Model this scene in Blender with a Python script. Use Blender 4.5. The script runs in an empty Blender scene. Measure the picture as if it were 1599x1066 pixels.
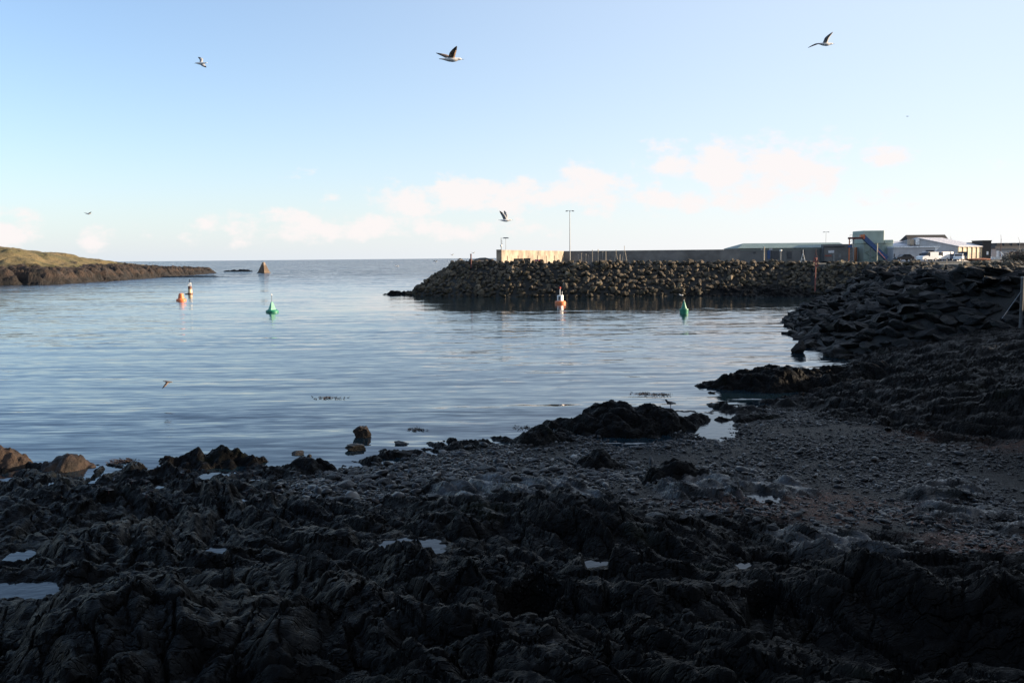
import bpy, bmesh, math, random
import numpy as np
from mathutils import Vector, Matrix

random.seed(7)
rng = np.random.default_rng(7)
SC = bpy.context.scene
COL = SC.collection
R = math.radians

# ---------------------------------------------------------------- camera
CAM_H = 6.5
F_PX = 1385.0
PW, PH = 1599.0, 1066.0
PITCH, ROLL = R(5.38), R(0.53)
_f = Vector((0, math.cos(PITCH), -math.sin(PITCH)))
_r0 = Vector((1, 0, 0)); _u0 = _r0.cross(_f)
_r = _r0*math.cos(ROLL) - _u0*math.sin(ROLL)
_u = _u0*math.cos(ROLL) + _r0*math.sin(ROLL)
CPOS = Vector((0, 0, CAM_H))
cam_d = bpy.data.cameras.new('camera'); cam = bpy.data.objects.new('camera', cam_d); COL.objects.link(cam)
cam_d.sensor_width = 36.0; cam_d.lens = 36.0*F_PX/PW
cam_d.clip_start = 0.1; cam_d.clip_end = 120000
mw = Matrix((( _r.x, _u.x, -_f.x, 0), (_r.y, _u.y, -_f.y, 0), (_r.z, _u.z, -_f.z, CAM_H), (0, 0, 0, 1)))
cam.matrix_world = mw
SC.camera = cam
SC.render.resolution_x, SC.render.resolution_y = 1024, 682

def ray(px, py):
    return _f + _r*((px-PW/2)/F_PX) - _u*((py-PH/2)/F_PX)
def at(px, py, z=0.0):                     # point seen at a photo pixel on the level z
    d = ray(px, py); t = (z-CAM_H)/d.z
    return CPOS + d*t
def aty(px, py, Y):                        # point seen at a photo pixel at depth Y
    d = ray(px, py); return CPOS + d*(Y/d.y)

# ---------------------------------------------------------------- world, sun, exposure
SUN_AZ, SUN_EL = R(84), R(13)
w = bpy.data.worlds.new('World'); SC.world = w; w.use_nodes = True
wn, wl = w.node_tree.nodes, w.node_tree.links
wn.clear()
def N(t, **k):
    n = wn.new(t)
    for a, b in k.items(): setattr(n, a, b)
    return n
def M(op, a, b=None, c=None):
    n = wn.new('ShaderNodeMath'); n.operation = op
    for i, v in enumerate((a, b, c)):
        if v is None: continue
        if isinstance(v, (int, float)): n.inputs[i].default_value = v
        else: wl.new(v, n.inputs[i])
    return n.outputs[0]
sky = N('ShaderNodeTexSky'); sky.sky_type = 'NISHITA'; sky.sun_disc = False
sky.sun_elevation = SUN_EL; sky.sun_rotation = SUN_AZ
sky.altitude = 0; sky.air_density = 1.0; sky.dust_density = 0.15; sky.ozone_density = 3.0
tc = N('ShaderNodeTexCoord'); sp = N('ShaderNodeSeparateXYZ'); wl.new(tc.outputs['Generated'], sp.inputs[0])
az = M('ARCTAN2', sp.outputs[0], sp.outputs[1]); el = M('ARCSINE', sp.outputs[2])
cv = N('ShaderNodeCombineXYZ'); wl.new(M('MULTIPLY', az, 21.0), cv.inputs[0]); wl.new(M('MULTIPLY', el, 33.0), cv.inputs[1])
cn = N('ShaderNodeTexNoise'); cn.inputs['Scale'].default_value = 1.0; cn.inputs['Detail'].default_value = 9; cn.inputs['Roughness'].default_value = 0.6
wl.new(cv.outputs[0], cn.inputs['Vector'])
# cloud masses, as (azimuth, elevation, half width, half height, weight) in degrees
masses = [(15.5, 5.6, 7.0, 1.7, 1.02), (5.6, 4.5, 2.6, 1.6, .95), (-1.5, 3.9, 8.5, 1.3, .95), (12, 3.6, 9, 1.0, .8), (-8, 1.9, 13, .8, .8), (11.5, 4.4, 5, 1.2, .55), (8.5, 6.0, 3.0, 1.5, .5),
          (-12.5, 2.1, 7, 1.1, .8), (-31, 1.6, 3.2, 1.4, .95), (-25.0, 1.5, 1.3, 1.0, .7), (-14, 5.2, 2.2, .8, .45), (20, 3.4, 6, 1.0, .5),
          (10, 3.0, 4, .9, .45), (-1, 2.2, 7, .9, .5), (28, 4.6, 4, 1.1, .4), (22, 8.0, 2.5, .7, .3), (-19, 1.4, 4, .8, .55), (48, 7, 9, 3, .8), (-60, 6, 12, 3, .8), (80, 5, 10, 3, .6)]
tot = None
for a0, e0, wa, we, k in masses:
    da = M('DIVIDE', M('SUBTRACT', az, R(a0)), R(wa)); de = M('DIVIDE', M('SUBTRACT', el, R(e0)), R(we))
    d2 = M('ADD', M('MULTIPLY', da, da), M('MULTIPLY', de, de))
    g = M('MULTIPLY', M('POWER', 2.718, M('MULTIPLY', d2, -0.8)), k)
    tot = g if tot is None else M('MAXIMUM', tot, g)
cd = M('ADD', M('MULTIPLY', tot, 0.70), M('MULTIPLY', M('MULTIPLY', M('SUBTRACT', cn.outputs[0], 0.5), 1.75), M('MINIMUM', M('MULTIPLY', tot, 3.0), 1.0)))
mr = N('ShaderNodeMapRange'); mr.interpolation_type = 'SMOOTHSTEP'
mr.inputs['From Min'].default_value = 0.26; mr.inputs['From Max'].default_value = 0.60
wl.new(cd, mr.inputs[0])
cm = M('MULTIPLY', mr.outputs[0], 0.92)
SKY_STR = 0.105
mix = N('ShaderNodeMix', data_type='RGBA')
def SM(x, a, b):
    n = N('ShaderNodeMapRange'); n.interpolation_type = 'SMOOTHSTEP'; wl.new(x, n.inputs[0])
    n.inputs['From Min'].default_value = a; n.inputs['From Max'].default_value = b; return n.outputs[0]
east = SM(az, R(-32), R(36))
veil = N('ShaderNodeMix', data_type='RGBA')          # thin high veil of cloud, thicker towards the sun
wl.new(M('ADD', 0.13, M('MULTIPLY', east, 0.60)), veil.inputs['Factor']); tint = N('ShaderNodeMix', data_type='RGBA'); tint.blend_type = 'MULTIPLY'; tint.inputs['Factor'].default_value = 1.0
wl.new(sky.outputs[0], tint.inputs[6]); tint.inputs[7].default_value = (.95, .95, 1.0, 1); wl.new(tint.outputs[2], veil.inputs[6]); veil.inputs[7].default_value = (3.02, 3.38, 3.85, 1)
hzc = N('ShaderNodeMix', data_type='RGBA'); wl.new(east, hzc.inputs['Factor']); hzc.inputs[6].default_value = (2.72, 2.98, 3.30, 1); hzc.inputs[7].default_value = (3.75, 3.72, 3.72, 1)
hz = N('ShaderNodeMix', data_type='RGBA')            # pale low mist above the horizon
wl.new(M('MULTIPLY', M('POWER', 2.718, M('DIVIDE', M('MAXIMUM', el, 0.0), R(-5.0))), 0.94), hz.inputs['Factor'])
wl.new(veil.outputs[2], hz.inputs[6]); wl.new(hzc.outputs[2], hz.inputs[7])
wl.new(cm, mix.inputs['Factor']); wl.new(hz.outputs[2], mix.inputs[6])
mix.inputs[7].default_value = (3.72, 3.50, 3.46, 1)
bg = N('ShaderNodeBackground'); bg.inputs['Strength'].default_value = SKY_STR
wl.new(mix.outputs[2], bg.inputs['Color'])
out = N('ShaderNodeOutputWorld'); wl.new(bg.outputs[0], out.inputs[0])

sd = bpy.data.lights.new('sun', 'SUN'); so = bpy.data.objects.new('sun', sd); COL.objects.link(so)
sd.energy = 5.0; sd.angle = R(0.5); sd.color = (1.0, 0.80, 0.58)
svec = Vector((math.sin(SUN_AZ)*math.cos(SUN_EL), math.cos(SUN_AZ)*math.cos(SUN_EL), math.sin(SUN_EL)))
so.rotation_euler = svec.to_track_quat('Z', 'Y').to_euler()
so.location = (60, 20, 60)
SC.view_settings.view_transform = 'Standard'; SC.view_settings.look = 'None'
SC.view_settings.exposure = 1.35; SC.view_settings.gamma = 1.0

# ---------------------------------------------------------------- numpy noise
def _hash(ix, iy, s):
    h = (ix.astype(np.int64)*374761393 + iy.astype(np.int64)*668265263 + s*974634777) & 0xffffffff
    h = ((h ^ (h >> 13))*1274126177) & 0xffffffff
    return (h ^ (h >> 16)) & 0xffffffff
def perlin(x, y, s=0):
    x0 = np.floor(x); y0 = np.floor(y); fx = x-x0; fy = y-y0
    def g(dx, dy):
        a = _hash(x0+dx, y0+dy, s)*(2*np.pi/4294967296.0)
        return np.cos(a)*(fx-dx) + np.sin(a)*(fy-dy)
    u = fx*fx*fx*(fx*(fx*6-15)+10); v = fy*fy*fy*(fy*(fy*6-15)+10)
    return ((g(0,0)*(1-u)+g(1,0)*u)*(1-v) + (g(0,1)*(1-u)+g(1,1)*u)*v)*1.45
def fbm(x, y, o=4, s=0, gain=.5):
    r = 0; a = 1.0
    for i in range(o):
        r = r + a*perlin(x*2**i+17.3*i, y*2**i-9.1*i, s+i); a *= gain
    return r
def ridged(x, y, s=0): return 1-np.abs(perlin(x, y, s))*1.6
def billow(x, y, s=0): return np.minimum(np.abs(perlin(x, y, s))*1.9, 1.1)
def cells(x, y, s=0):                      # worley F2-F1
    x0 = np.floor(x); y0 = np.floor(y)
    f1 = np.full(x.shape, 9.0); f2 = np.full(x.shape, 9.0); idv = np.zeros(x.shape)
    for dx in (-1, 0, 1):
        for dy in (-1, 0, 1):
            h1 = _hash(x0+dx, y0+dy, s)/4294967296.0; h2 = _hash(x0+dx, y0+dy, s+77)/4294967296.0
            d = np.hypot(x0+dx+h1-x, y0+dy+h2-y)
            nf = d < f1
            f2 = np.where(nf, f1, np.minimum(f2, d)); idv = np.where(nf, h1, idv); f1 = np.where(nf, d, f1)
    return f2-f1, idv
def sstep(a, b, x):
    t = np.clip((x-a)/(b-a), 0, 1); return t*t*(3-2*t)
def poly_sd(x, y, P):                      # signed distance, positive inside
    P = [tuple(p)[:2] for p in P]
    d = np.full(x.shape, 1e9); ins = np.zeros(x.shape, bool)
    for i in range(len(P)):
        ax, ay = P[i]; bx, by = P[(i+1) % len(P)]
        ex, ey = bx-ax, by-ay
        t = np.clip(((x-ax)*ex+(y-ay)*ey)/(ex*ex+ey*ey+1e-12), 0, 1)
        d = np.minimum(d, np.hypot(x-ax-t*ex, y-ay-t*ey))
        c = ((ay > y) != (by > y))
        with np.errstate(divide='ignore', invalid='ignore'):
            xi = ex*(y-ay)/(by-ay if by != ay else 1e-9)+ax
        ins ^= c & (x < xi)
    return np.where(ins, d, -d)

# ---------------------------------------------------------------- object helpers
def tag(o, label=None, cat=None, group=None, kind=None):
    if label: o['label'] = label
    if cat: o['category'] = cat
    if group: o['group'] = group
    if kind: o['kind'] = kind
    return o
def link(name, me, mat=None, parent=None, loc=None):
    o = bpy.data.objects.new(name, me); COL.objects.link(o)
    if mat is not None:
        for m in (mat if isinstance(mat, (list, tuple)) else [mat]): me.materials.append(m)
    if parent: o.parent = parent
    if loc is not None: o.location = loc
    return o
def empty(name, loc, rz=0, label=None, cat=None, group=None):
    o = bpy.data.objects.new(name, None); COL.objects.link(o); o.location = loc; o.rotation_euler.z = rz
    o.empty_display_size = .3
    return tag(o, label, cat, group)
def kids(o): return [c for c in COL.objects if c.parent == o]
def copy_tree(o, parent=None):
    c = o.copy(); COL.objects.link(c)
    if parent: c.parent = parent
    for ch in kids(o): copy_tree(ch, c)
    return c
def grid_mesh(name, X, Y, Z, smooth=True):
    nr, nc = X.shape
    me = bpy.data.meshes.new(name)
    co = np.stack([X, Y, Z], -1).reshape(-1, 3).astype(np.float32)
    i = np.arange(nr*nc).reshape(nr, nc)
    q = np.stack([i[:-1, :-1], i[:-1, 1:], i[1:, 1:], i[1:, :-1]], -1).reshape(-1, 4)
    raw_mesh(me, co, q, smooth)
    return me
def raw_mesh(me, co, q, smooth):
    k = q.shape[1]; n = len(q)
    me.vertices.add(len(co)); me.vertices.foreach_set('co', np.ascontiguousarray(co, dtype=np.float32).ravel())
    me.loops.add(n*k); me.loops.foreach_set('vertex_index', np.ascontiguousarray(q, dtype=np.int32).ravel())
    me.polygons.add(n); me.polygons.foreach_set('loop_start', np.arange(0, n*k, k, dtype=np.int32))
    me.polygons.foreach_set('loop_total', np.full(n, k, dtype=np.int32))
    me.polygons.foreach_set('use_smooth', np.full(n, smooth, dtype=bool))
    me.update(calc_edges=True)
def attr(me, name, v):
    a = me.attributes.new(name, 'FLOAT', 'POINT'); a.data.foreach_set('value', np.ascontiguousarray(v, dtype=np.float32).ravel())

class MB:
    def __init__(s): s.v = []; s.f = []; s.mi = []; s.cur = 0
    def add(s, vs, fs):
        b = len(s.v); s.v += [tuple(v) for v in vs]; s.f += [tuple(b+i for i in f) for f in fs]; s.mi += [s.cur]*len(fs); return s
    def box(s, x0, x1, y0, y1, z0, z1):
        return s.add([(x0,y0,z0),(x1,y0,z0),(x1,y1,z0),(x0,y1,z0),(x0,y0,z1),(x1,y0,z1),(x1,y1,z1),(x0,y1,z1)],
                     [(0,3,2,1),(4,5,6,7),(0,1,5,4),(1,2,6,5),(2,3,7,6),(3,0,4,7)])
    def prism(s, poly, a, b):              # poly in (p,q); a,b -> functions mapping to 3d, via lists
        n = len(poly)
        vs = [a(p) for p in poly]+[b(p) for p in poly]
        fs = [tuple(range(n-1, -1, -1)), tuple(range(n, 2*n))]+[(i, (i+1) % n, n+(i+1) % n, n+i) for i in range(n)]
        return s.add(vs, fs)
    def lathe(s, prof, n=20, cx=0, cy=0):  # prof [(r,z)]
        b = []; fs = []
        for r, z in prof:
            b += [(cx+r*math.cos(2*math.pi*k/n), cy+r*math.sin(2*math.pi*k/n), z) for k in range(n)]
        for i in range(len(prof)-1):
            for k in range(n):
                fs.append((i*n+k, i*n+(k+1) % n, (i+1)*n+(k+1) % n, (i+1)*n+k))
        fs.append(tuple(range(n-1, -1, -1))); fs.append(tuple((len(prof)-1)*n+k for k in range(n)))
        return s.add(b, fs)
    def tube(s, p, q, r0, r1=None, n=8):
        r1 = r0 if r1 is None else r1
        p = Vector(p); q = Vector(q); d = (q-p).normalized()
        a = d.orthogonal().normalized(); c = d.cross(a)
        vs = [p+(a*math.cos(2*math.pi*k/n)+c*math.sin(2*math.pi*k/n))*r0 for k in range(n)]
        vs += [q+(a*math.cos(2*math.pi*k/n)+c*math.sin(2*math.pi*k/n))*r1 for k in range(n)]
        return s.add(vs, [(k, (k+1) % n, n+(k+1) % n, n+k) for k in range(n)]+[tuple(range(n-1, -1, -1)), tuple(range(n, 2*n))])
    def build(s, name, mat, parent=None, loc=None, smooth=False, bevel=0):
        me = bpy.data.meshes.new(name); me.from_pydata(s.v, [], s.f); me.update()
        bm = bmesh.new(); bm.from_mesh(me)
        bmesh.ops.recalc_face_normals(bm, faces=bm.faces)
        if bevel: bmesh.ops.bevel(bm, geom=list(bm.edges), offset=bevel, segments=2, affect='EDGES', profile=.5)
        bm.to_mesh(me); bm.free()
        if not bevel:
            for p, m in zip(me.polygons, s.mi): p.material_index = m
        if smooth:
            for p in me.polygons: p.use_smooth = True
        return link(name, me, mat, parent, loc)

# ---------------------------------------------------------------- materials
def mat_new(name):
    m = bpy.data.materials.new(name); m.use_nodes = True
    nt = m.node_tree; return m, nt, nt.nodes['Principled BSDF']
class NT:
    def __init__(s, nt): s.n = nt.nodes; s.l = nt.links
    def node(s, t, **k):
        n = s.n.new(t)
        for a, b in k.items(): setattr(n, a, b)
        return n
    def co(s, scale=(1, 1, 1), rz=0, kind='Object'):
        t = s.node('ShaderNodeTexCoord'); m = s.node('ShaderNodeMapping'); s.l.new(t.outputs[kind], m.inputs[0])
        m.inputs['Scale'].default_value = scale; m.inputs['Rotation'].default_value = (0, 0, rz); return m.outputs[0]
    def noise(s, v, scale, detail=4, rough=.55, dist=0):
        n = s.node('ShaderNodeTexNoise'); s.l.new(v, n.inputs['Vector'])
        n.inputs['Scale'].default_value = scale; n.inputs['Detail'].default_value = detail
        n.inputs['Roughness'].default_value = rough; n.inputs['Distortion'].default_value = dist; return n.outputs[0]
    def ramp(s, v, stops):
        r = s.node('ShaderNodeValToRGB'); s.l.new(v, r.inputs[0]); e = r.color_ramp.elements
        while len(e) < len(stops): e.new(.5)
        for q, (p, c) in zip(e, stops):
            q.position = p; q.color = (*c, 1) if len(c) == 3 else c
        return r.outputs[0]
    def mixc(s, f, a, b, mode='MIX'):
        m = s.node('ShaderNodeMix', data_type='RGBA'); m.blend_type = mode
        for i, v in ((0, f), (6, a), (7, b)):
            if isinstance(v, (int, float)): m.inputs[i].default_value = v
            elif isinstance(v, tuple): m.inputs[i].default_value = (*v, 1)
            else: s.l.new(v, m.inputs[i])
        return m.outputs[2]
    def math(s, op, a, b=None, c=None):
        n = s.node('ShaderNodeMath', operation=op)
        for i, v in enumerate((a, b, c)):
            if v is None: continue
            if isinstance(v, (int, float)): n.inputs[i].default_value = v
            else: s.l.new(v, n.inputs[i])
        return n.outputs[0]
    def mr(s, v, a, b, c=0., d=1.):
        n = s.node('ShaderNodeMapRange', interpolation_type='SMOOTHSTEP'); s.l.new(v, n.inputs[0])
        for k, x in zip(('From Min', 'From Max', 'To Min', 'To Max'), (a, b, c, d)): n.inputs[k].default_value = x
        return n.outputs[0]
    def bump(s, h, dist=1., strength=1., normal=None):
        b = s.node('ShaderNodeBump'); s.l.new(h, b.inputs['Height']); b.inputs['Distance'].default_value = dist
        b.inputs['Strength'].default_value = strength
        if normal is not None: s.l.new(normal, b.inputs['Normal'])
        return b.outputs[0]
    def attr(s, name): return s.node('ShaderNodeAttribute', attribute_name=name).outputs['Fac']

def simple(name, col, rough=.6, metal=0., var=.25, scale=3., bump=0.):
    m, nt, p = mat_new(name); t = NT(nt); v = t.co()
    n = t.noise(v, scale, 5)
    c = t.mixc(t.mr(n, .3, .7), tuple(x*(1-var) for x in col), tuple(min(1, x*(1+var)) for x in col))
    t.l.new(c, p.inputs['Base Color']); p.inputs['Roughness'].default_value = rough; p.inputs['Metallic'].default_value = metal
    if bump: t.l.new(t.bump(t.noise(v, scale*6, 4), bump), p.inputs['Normal'])
    return m

STRIKE = math.atan2(-0.83, 0.56)
def shore_material():
    m, nt, p = mat_new('wet_rock_and_shingle'); t = NT(nt)
    v = t.co(); vs = t.co((.35, 2.6, 1.2), -STRIKE)
    beach = t.attr('beach')
    n1 = t.noise(v, .8, 6, .6); n2 = t.noise(vs, 2.2, 7, .65, .4); n3 = t.noise(v, 22, 4, .6)
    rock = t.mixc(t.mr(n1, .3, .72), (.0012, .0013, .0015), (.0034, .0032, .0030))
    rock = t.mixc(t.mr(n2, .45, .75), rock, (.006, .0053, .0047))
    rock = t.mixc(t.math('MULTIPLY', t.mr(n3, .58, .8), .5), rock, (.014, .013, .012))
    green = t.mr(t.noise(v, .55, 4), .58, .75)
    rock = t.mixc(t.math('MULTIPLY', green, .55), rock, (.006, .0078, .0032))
    # pale quartz threads
    q = t.math('ABSOLUTE', t.math('SUBTRACT', t.noise(vs, 1.1, 5, .6, 1.2), .5))
    q = t.math('MULTIPLY', t.mr(q, .0, .006, 1., 0.), t.mr(t.noise(v, .45, 2), .56, .66))
    rock = t.mixc(t.math('MULTIPLY', q, .7), rock, (.08, .075, .07))
    fl = t.math('MULTIPLY', t.mr(t.noise(v, 38, 3, .6), .62, .70), t.mr(t.noise(v, .9, 4, .6), .52, .64))
    rock = t.mixc(t.math('MULTIPLY', fl, .8), rock, (.075, .072, .066))      # barnacles
    vo = t.node('ShaderNodeTexVoronoi'); vo.inputs['Scale'].default_value = 42; t.l.new(t.co((1, 1, .6)), vo.inputs['Vector'])
    sep = t.node('ShaderNodeSeparateColor'); t.l.new(vo.outputs['Color'], sep.inputs[0])
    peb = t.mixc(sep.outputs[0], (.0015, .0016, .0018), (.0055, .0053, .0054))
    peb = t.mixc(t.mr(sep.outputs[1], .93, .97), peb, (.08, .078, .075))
    weed = t.attr('weed')
    peb = t.mixc(t.math('MULTIPLY', weed, t.mr(t.noise(v, 5, 5, .7), .35, .6)), peb, (.06, .026, .016))
    t.l.new(t.mixc(beach, rock, peb), p.inputs['Base Color'])
    rr = t.mr(t.noise(v, 1.7, 5), .35, .7, .28, .62)
    mr_ = t.node('ShaderNodeMix', data_type='FLOAT'); t.l.new(beach, mr_.inputs[0]); t.l.new(rr, mr_.inputs[2]); mr_.inputs[3].default_value = .45
    sr = t.node('ShaderNodeMix', data_type='FLOAT'); t.l.new(t.attr('slab'), sr.inputs[0]); t.l.new(mr_.outputs[0], sr.inputs[2]); sr.inputs[3].default_value = .15
    t.l.new(sr.outputs[0], p.inputs['Roughness'])
    sl_ = t.node('ShaderNodeMix', data_type='FLOAT'); t.l.new(t.attr('slab'), sl_.inputs[0]); sl_.inputs[2].default_value = .06; sl_.inputs[3].default_value = .75; t.l.new(sl_.outputs[0], p.inputs['Specular IOR Level'])
    p.inputs['IOR'].default_value = 1.4
    h = t.math('ADD', t.math('MULTIPLY', t.noise(vs, 5, 8, .68, .6), .05), t.math('MULTIPLY', t.noise(v, 14, 6, .65), .018))
    wp_ = t.node('ShaderNodeVectorMath', operation='ADD'); t.l.new(t.co((.9, 2.4, 1.2), -STRIKE), wp_.inputs[0])
    nz = t.node('ShaderNodeTexNoise'); t.l.new(v, nz.inputs['Vector']); nz.inputs['Scale'].default_value = 2.5; nz.inputs['Detail'].default_value = 4
    sc_ = t.node('ShaderNodeVectorMath', operation='SCALE'); t.l.new(nz.outputs['Color'], sc_.inputs[0]); sc_.inputs['Scale'].default_value = .9; t.l.new(sc_.outputs[0], wp_.inputs[1])
    for vsc, dep, wid in ((1.0, .05, .045), (2.7, .022, .06)):
        ve = t.node('ShaderNodeTexVoronoi', feature='DISTANCE_TO_EDGE'); t.l.new(wp_.outputs[0], ve.inputs['Vector']); ve.inputs['Scale'].default_value = vsc
        h = t.math('ADD', h, t.math('MULTIPLY', t.mr(ve.outputs['Distance'], 0, wid), dep))
    h = t.math('ADD', h, t.math('MULTIPLY', t.noise(t.co((.5, 16, 5), -STRIKE), 1.0, 4, .6, .25), .032))
    slab = t.attr('slab')
    vo2 = t.node('ShaderNodeTexVoronoi'); vo2.inputs['Scale'].default_value = 15; t.l.new(v, vo2.inputs['Vector'])
    hb = t.math('ADD', t.math('MULTIPLY', t.math('SUBTRACT', .5, vo.outputs['Distance']), .022), t.math('MULTIPLY', t.math('SUBTRACT', .5, vo2.outputs['Distance']), .05))
    mh = t.node('ShaderNodeMix', data_type='FLOAT'); t.l.new(beach, mh.inputs[0]); t.l.new(h, mh.inputs[2]); t.l.new(hb, mh.inputs[3])
    t.l.new(t.bump(t.math('MULTIPLY', mh.outputs[0], t.math('SUBTRACT', 1., t.math('MULTIPLY', t.attr('slab'), .6))), 1.0), p.inputs['Normal'])
    return m
M_SHORE = shore_material()

def boulder_material(name, a, b, lich, rough=.75, lichw=.5):
    m, nt, p = mat_new(name); t = NT(nt)
    v = t.co(kind='Object'); oi = t.node('ShaderNodeObjectInfo')
    va = t.node('ShaderNodeVectorMath', operation='ADD'); t.l.new(v, va.inputs[0])
    cx = t.node('ShaderNodeCombineXYZ'); t.l.new(t.math('MULTIPLY', oi.outputs['Random'], 57.), cx.inputs[0]); t.l.new(cx.outputs[0], va.inputs[1])
    v = va.outputs[0]
    c = t.mixc(t.mr(t.noise(v, 1.8, 6, .6), .3, .7), a, b)
    c = t.mixc(t.math('MULTIPLY', t.mr(t.noise(v, 1.1, 5, .65), .5, .68), lichw), c, lich)
    if name == 'armour_stone':                 # dark weedy tide band near the water
        gz = t.node('ShaderNodeSeparateXYZ'); t.l.new(t.node('ShaderNodeNewGeometry').outputs['Position'], gz.inputs[0])
        c = t.mixc(t.mr(t.math('ADD', gz.outputs[2], t.math('MULTIPLY', t.noise(v, .8, 3), 1.2)), 1.2, 2.3, .65, 0.), c, (.022, .018, .010))
    br = t.math('ADD', .5, t.math('MULTIPLY', t.math('POWER', oi.outputs['Random'], 2.0), 1.3))
    hs = t.node('ShaderNodeHueSaturation'); t.l.new(c, hs.inputs['Color']); t.l.new(br, hs.inputs['Value'])
    t.l.new(hs.outputs[0], p.inputs['Base Color']); p.inputs['Roughness'].default_value = rough; p.inputs['Specular IOR Level'].default_value = .2
    t.l.new(t.bump(t.noise(v, 5, 7, .65), .12), p.inputs['Normal'])
    return m
M_BW = boulder_material('armour_stone', (.010, .0095, .0085), (.21, .165, .115), (.10, .078, .022), .8, .5)
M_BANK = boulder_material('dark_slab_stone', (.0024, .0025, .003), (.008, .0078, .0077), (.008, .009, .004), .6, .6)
M_WETROCK = boulder_material('wet_boulder', (.006, .0055, .005), (.016, .014, .012), (.022, .015, .008), .4, .5)
M_SUNROCK = boulder_material('sunlit_weedy_rock', (.007, .005, .0038), (.036, .022, .014), (.018, .013, .007), .6, .5)  # weedy shore rock lightened and browned, sunlight painted into its colour
M_COBBLE = boulder_material('beach_cobble', (.014, .015, .017), (.042, .042, .044), (.03, .027, .024), .42, .4)

def water_material():
    m, nt, p = mat_new('sea_water'); t = NT(nt)
    p.inputs['Base Color'].default_value = (.005, .013, .019, 1)
    p.inputs['Roughness'].default_value = .05; p.inputs['IOR'].default_value = 1.42
    v = t.co()
    calm = t.mr(t.noise(t.co((.012, .05, 1)), 1.0, 4, .6), .35, .65, .6, 1.25)
    sx_, sy_ = None, None
    for sc, rz_, det, kx, ky in (((.035, .42, 1), R(-6), 2, .03, .09), ((.14, 1.5, 1), R(5), 3, .06, .22), ((.75, 4.2, 1), R(-9), 3, .10, .25)):
        n = t.node('ShaderNodeTexNoise'); t.l.new(t.co(sc, rz_), n.inputs['Vector']); n.inputs['Scale'].default_value = 1.0; n.inputs['Detail'].default_value = det; n.inputs['Distortion'].default_value = .12
        c = t.node('ShaderNodeSeparateColor'); t.l.new(n.outputs['Color'], c.inputs[0])
        ax = t.math('MULTIPLY', t.math('SUBTRACT', c.outputs[0], .5), kx); ay = t.math('MULTIPLY', t.math('SUBTRACT', c.outputs[1], .5), ky)
        sx_ = ax if sx_ is None else t.math('ADD', sx_, ax); sy_ = ay if sy_ is None else t.math('ADD', sy_, ay)
    sy3 = t.node('ShaderNodeSeparateXYZ'); t.l.new(v, sy3.inputs[0])      # the open sea outside the harbour is choppier
    calm = t.math('MULTIPLY', calm, t.mr(sy3.outputs[1], 150, 420, 1., 6.5))
    cb = t.node('ShaderNodeCombineXYZ'); t.l.new(t.math('MULTIPLY', sx_, calm), cb.inputs[0]); pass
    sx3 = sy3
    yn = t.math('ADD', sy3.outputs[1], t.math('MULTIPLY', t.math('SUBTRACT', t.noise(t.co((.03, .22, 1)), 1.0, 4, .65), .5), 55.))
    lee = t.math('MULTIPLY', t.mr(yn, 100, 118), t.math('MULTIPLY', t.mr(sy3.outputs[1], 175, 160), t.mr(sy3.outputs[0], -34, -18)))   # calm strip under the breakwater
    ruf = t.math('SUBTRACT', 1., lee)
    bias = t.math('MULTIPLY', ruf, t.mr(sy3.outputs[1], 150, 420, -.019, -.13))
    yy = t.math('ADD', t.math('MULTIPLY', t.math('MULTIPLY', sy_, calm), t.math('ADD', .45, t.math('MULTIPLY', ruf, .55))), bias)
    t.l.new(yy, cb.inputs[1]); cb.inputs[2].default_value = 1
    nv = t.node('ShaderNodeVectorMath', operation='NORMALIZE'); t.l.new(cb.outputs[0], nv.inputs[0])
    t.l.new(nv.outputs[0], p.inputs['Normal'])
    return m
M_WATER = water_material()
def pool_material():
    m, nt, p = mat_new('still_pool_water'); t = NT(nt)
    p.inputs['Base Color'].default_value = (.008, .010, .012, 1); p.inputs['Roughness'].default_value = .03; p.inputs['IOR'].default_value = 1.333; p.inputs['Specular IOR Level'].default_value = .28
    t.l.new(t.bump(t.noise(t.co((3, 5, 1)), 1, 3), .008), p.inputs['Normal']); return m
M_POOL = pool_material()

# ---------------------------------------------------------------- sea
me = bpy.data.meshes.new('sea')
rad = [0.0, 40, 120, 400, 1500, 6000, 20000, 60000]; nn = 64; vs = []; fs = []
for r_ in rad[1:]: vs += [(r_*math.cos(2*math.pi*k/nn), 60+r_*math.sin(2*math.pi*k/nn), 0) for k in range(nn)]
vs.append((0, 60, 0)); c_ = len(vs)-1
for k in range(nn): fs.append((k, (k+1) % nn, c_))
for i in range(len(rad)-2):
    for k in range(nn): fs.append((i*nn+k, (i+1)*nn+k, (i+1)*nn+(k+1) % nn, i*nn+(k+1) % nn))
me.from_pydata(vs, [], fs)
tag(link('sea', me, M_WATER), 'calm blue rippled harbour water reaching the horizon', 'water', kind='structure')

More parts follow.
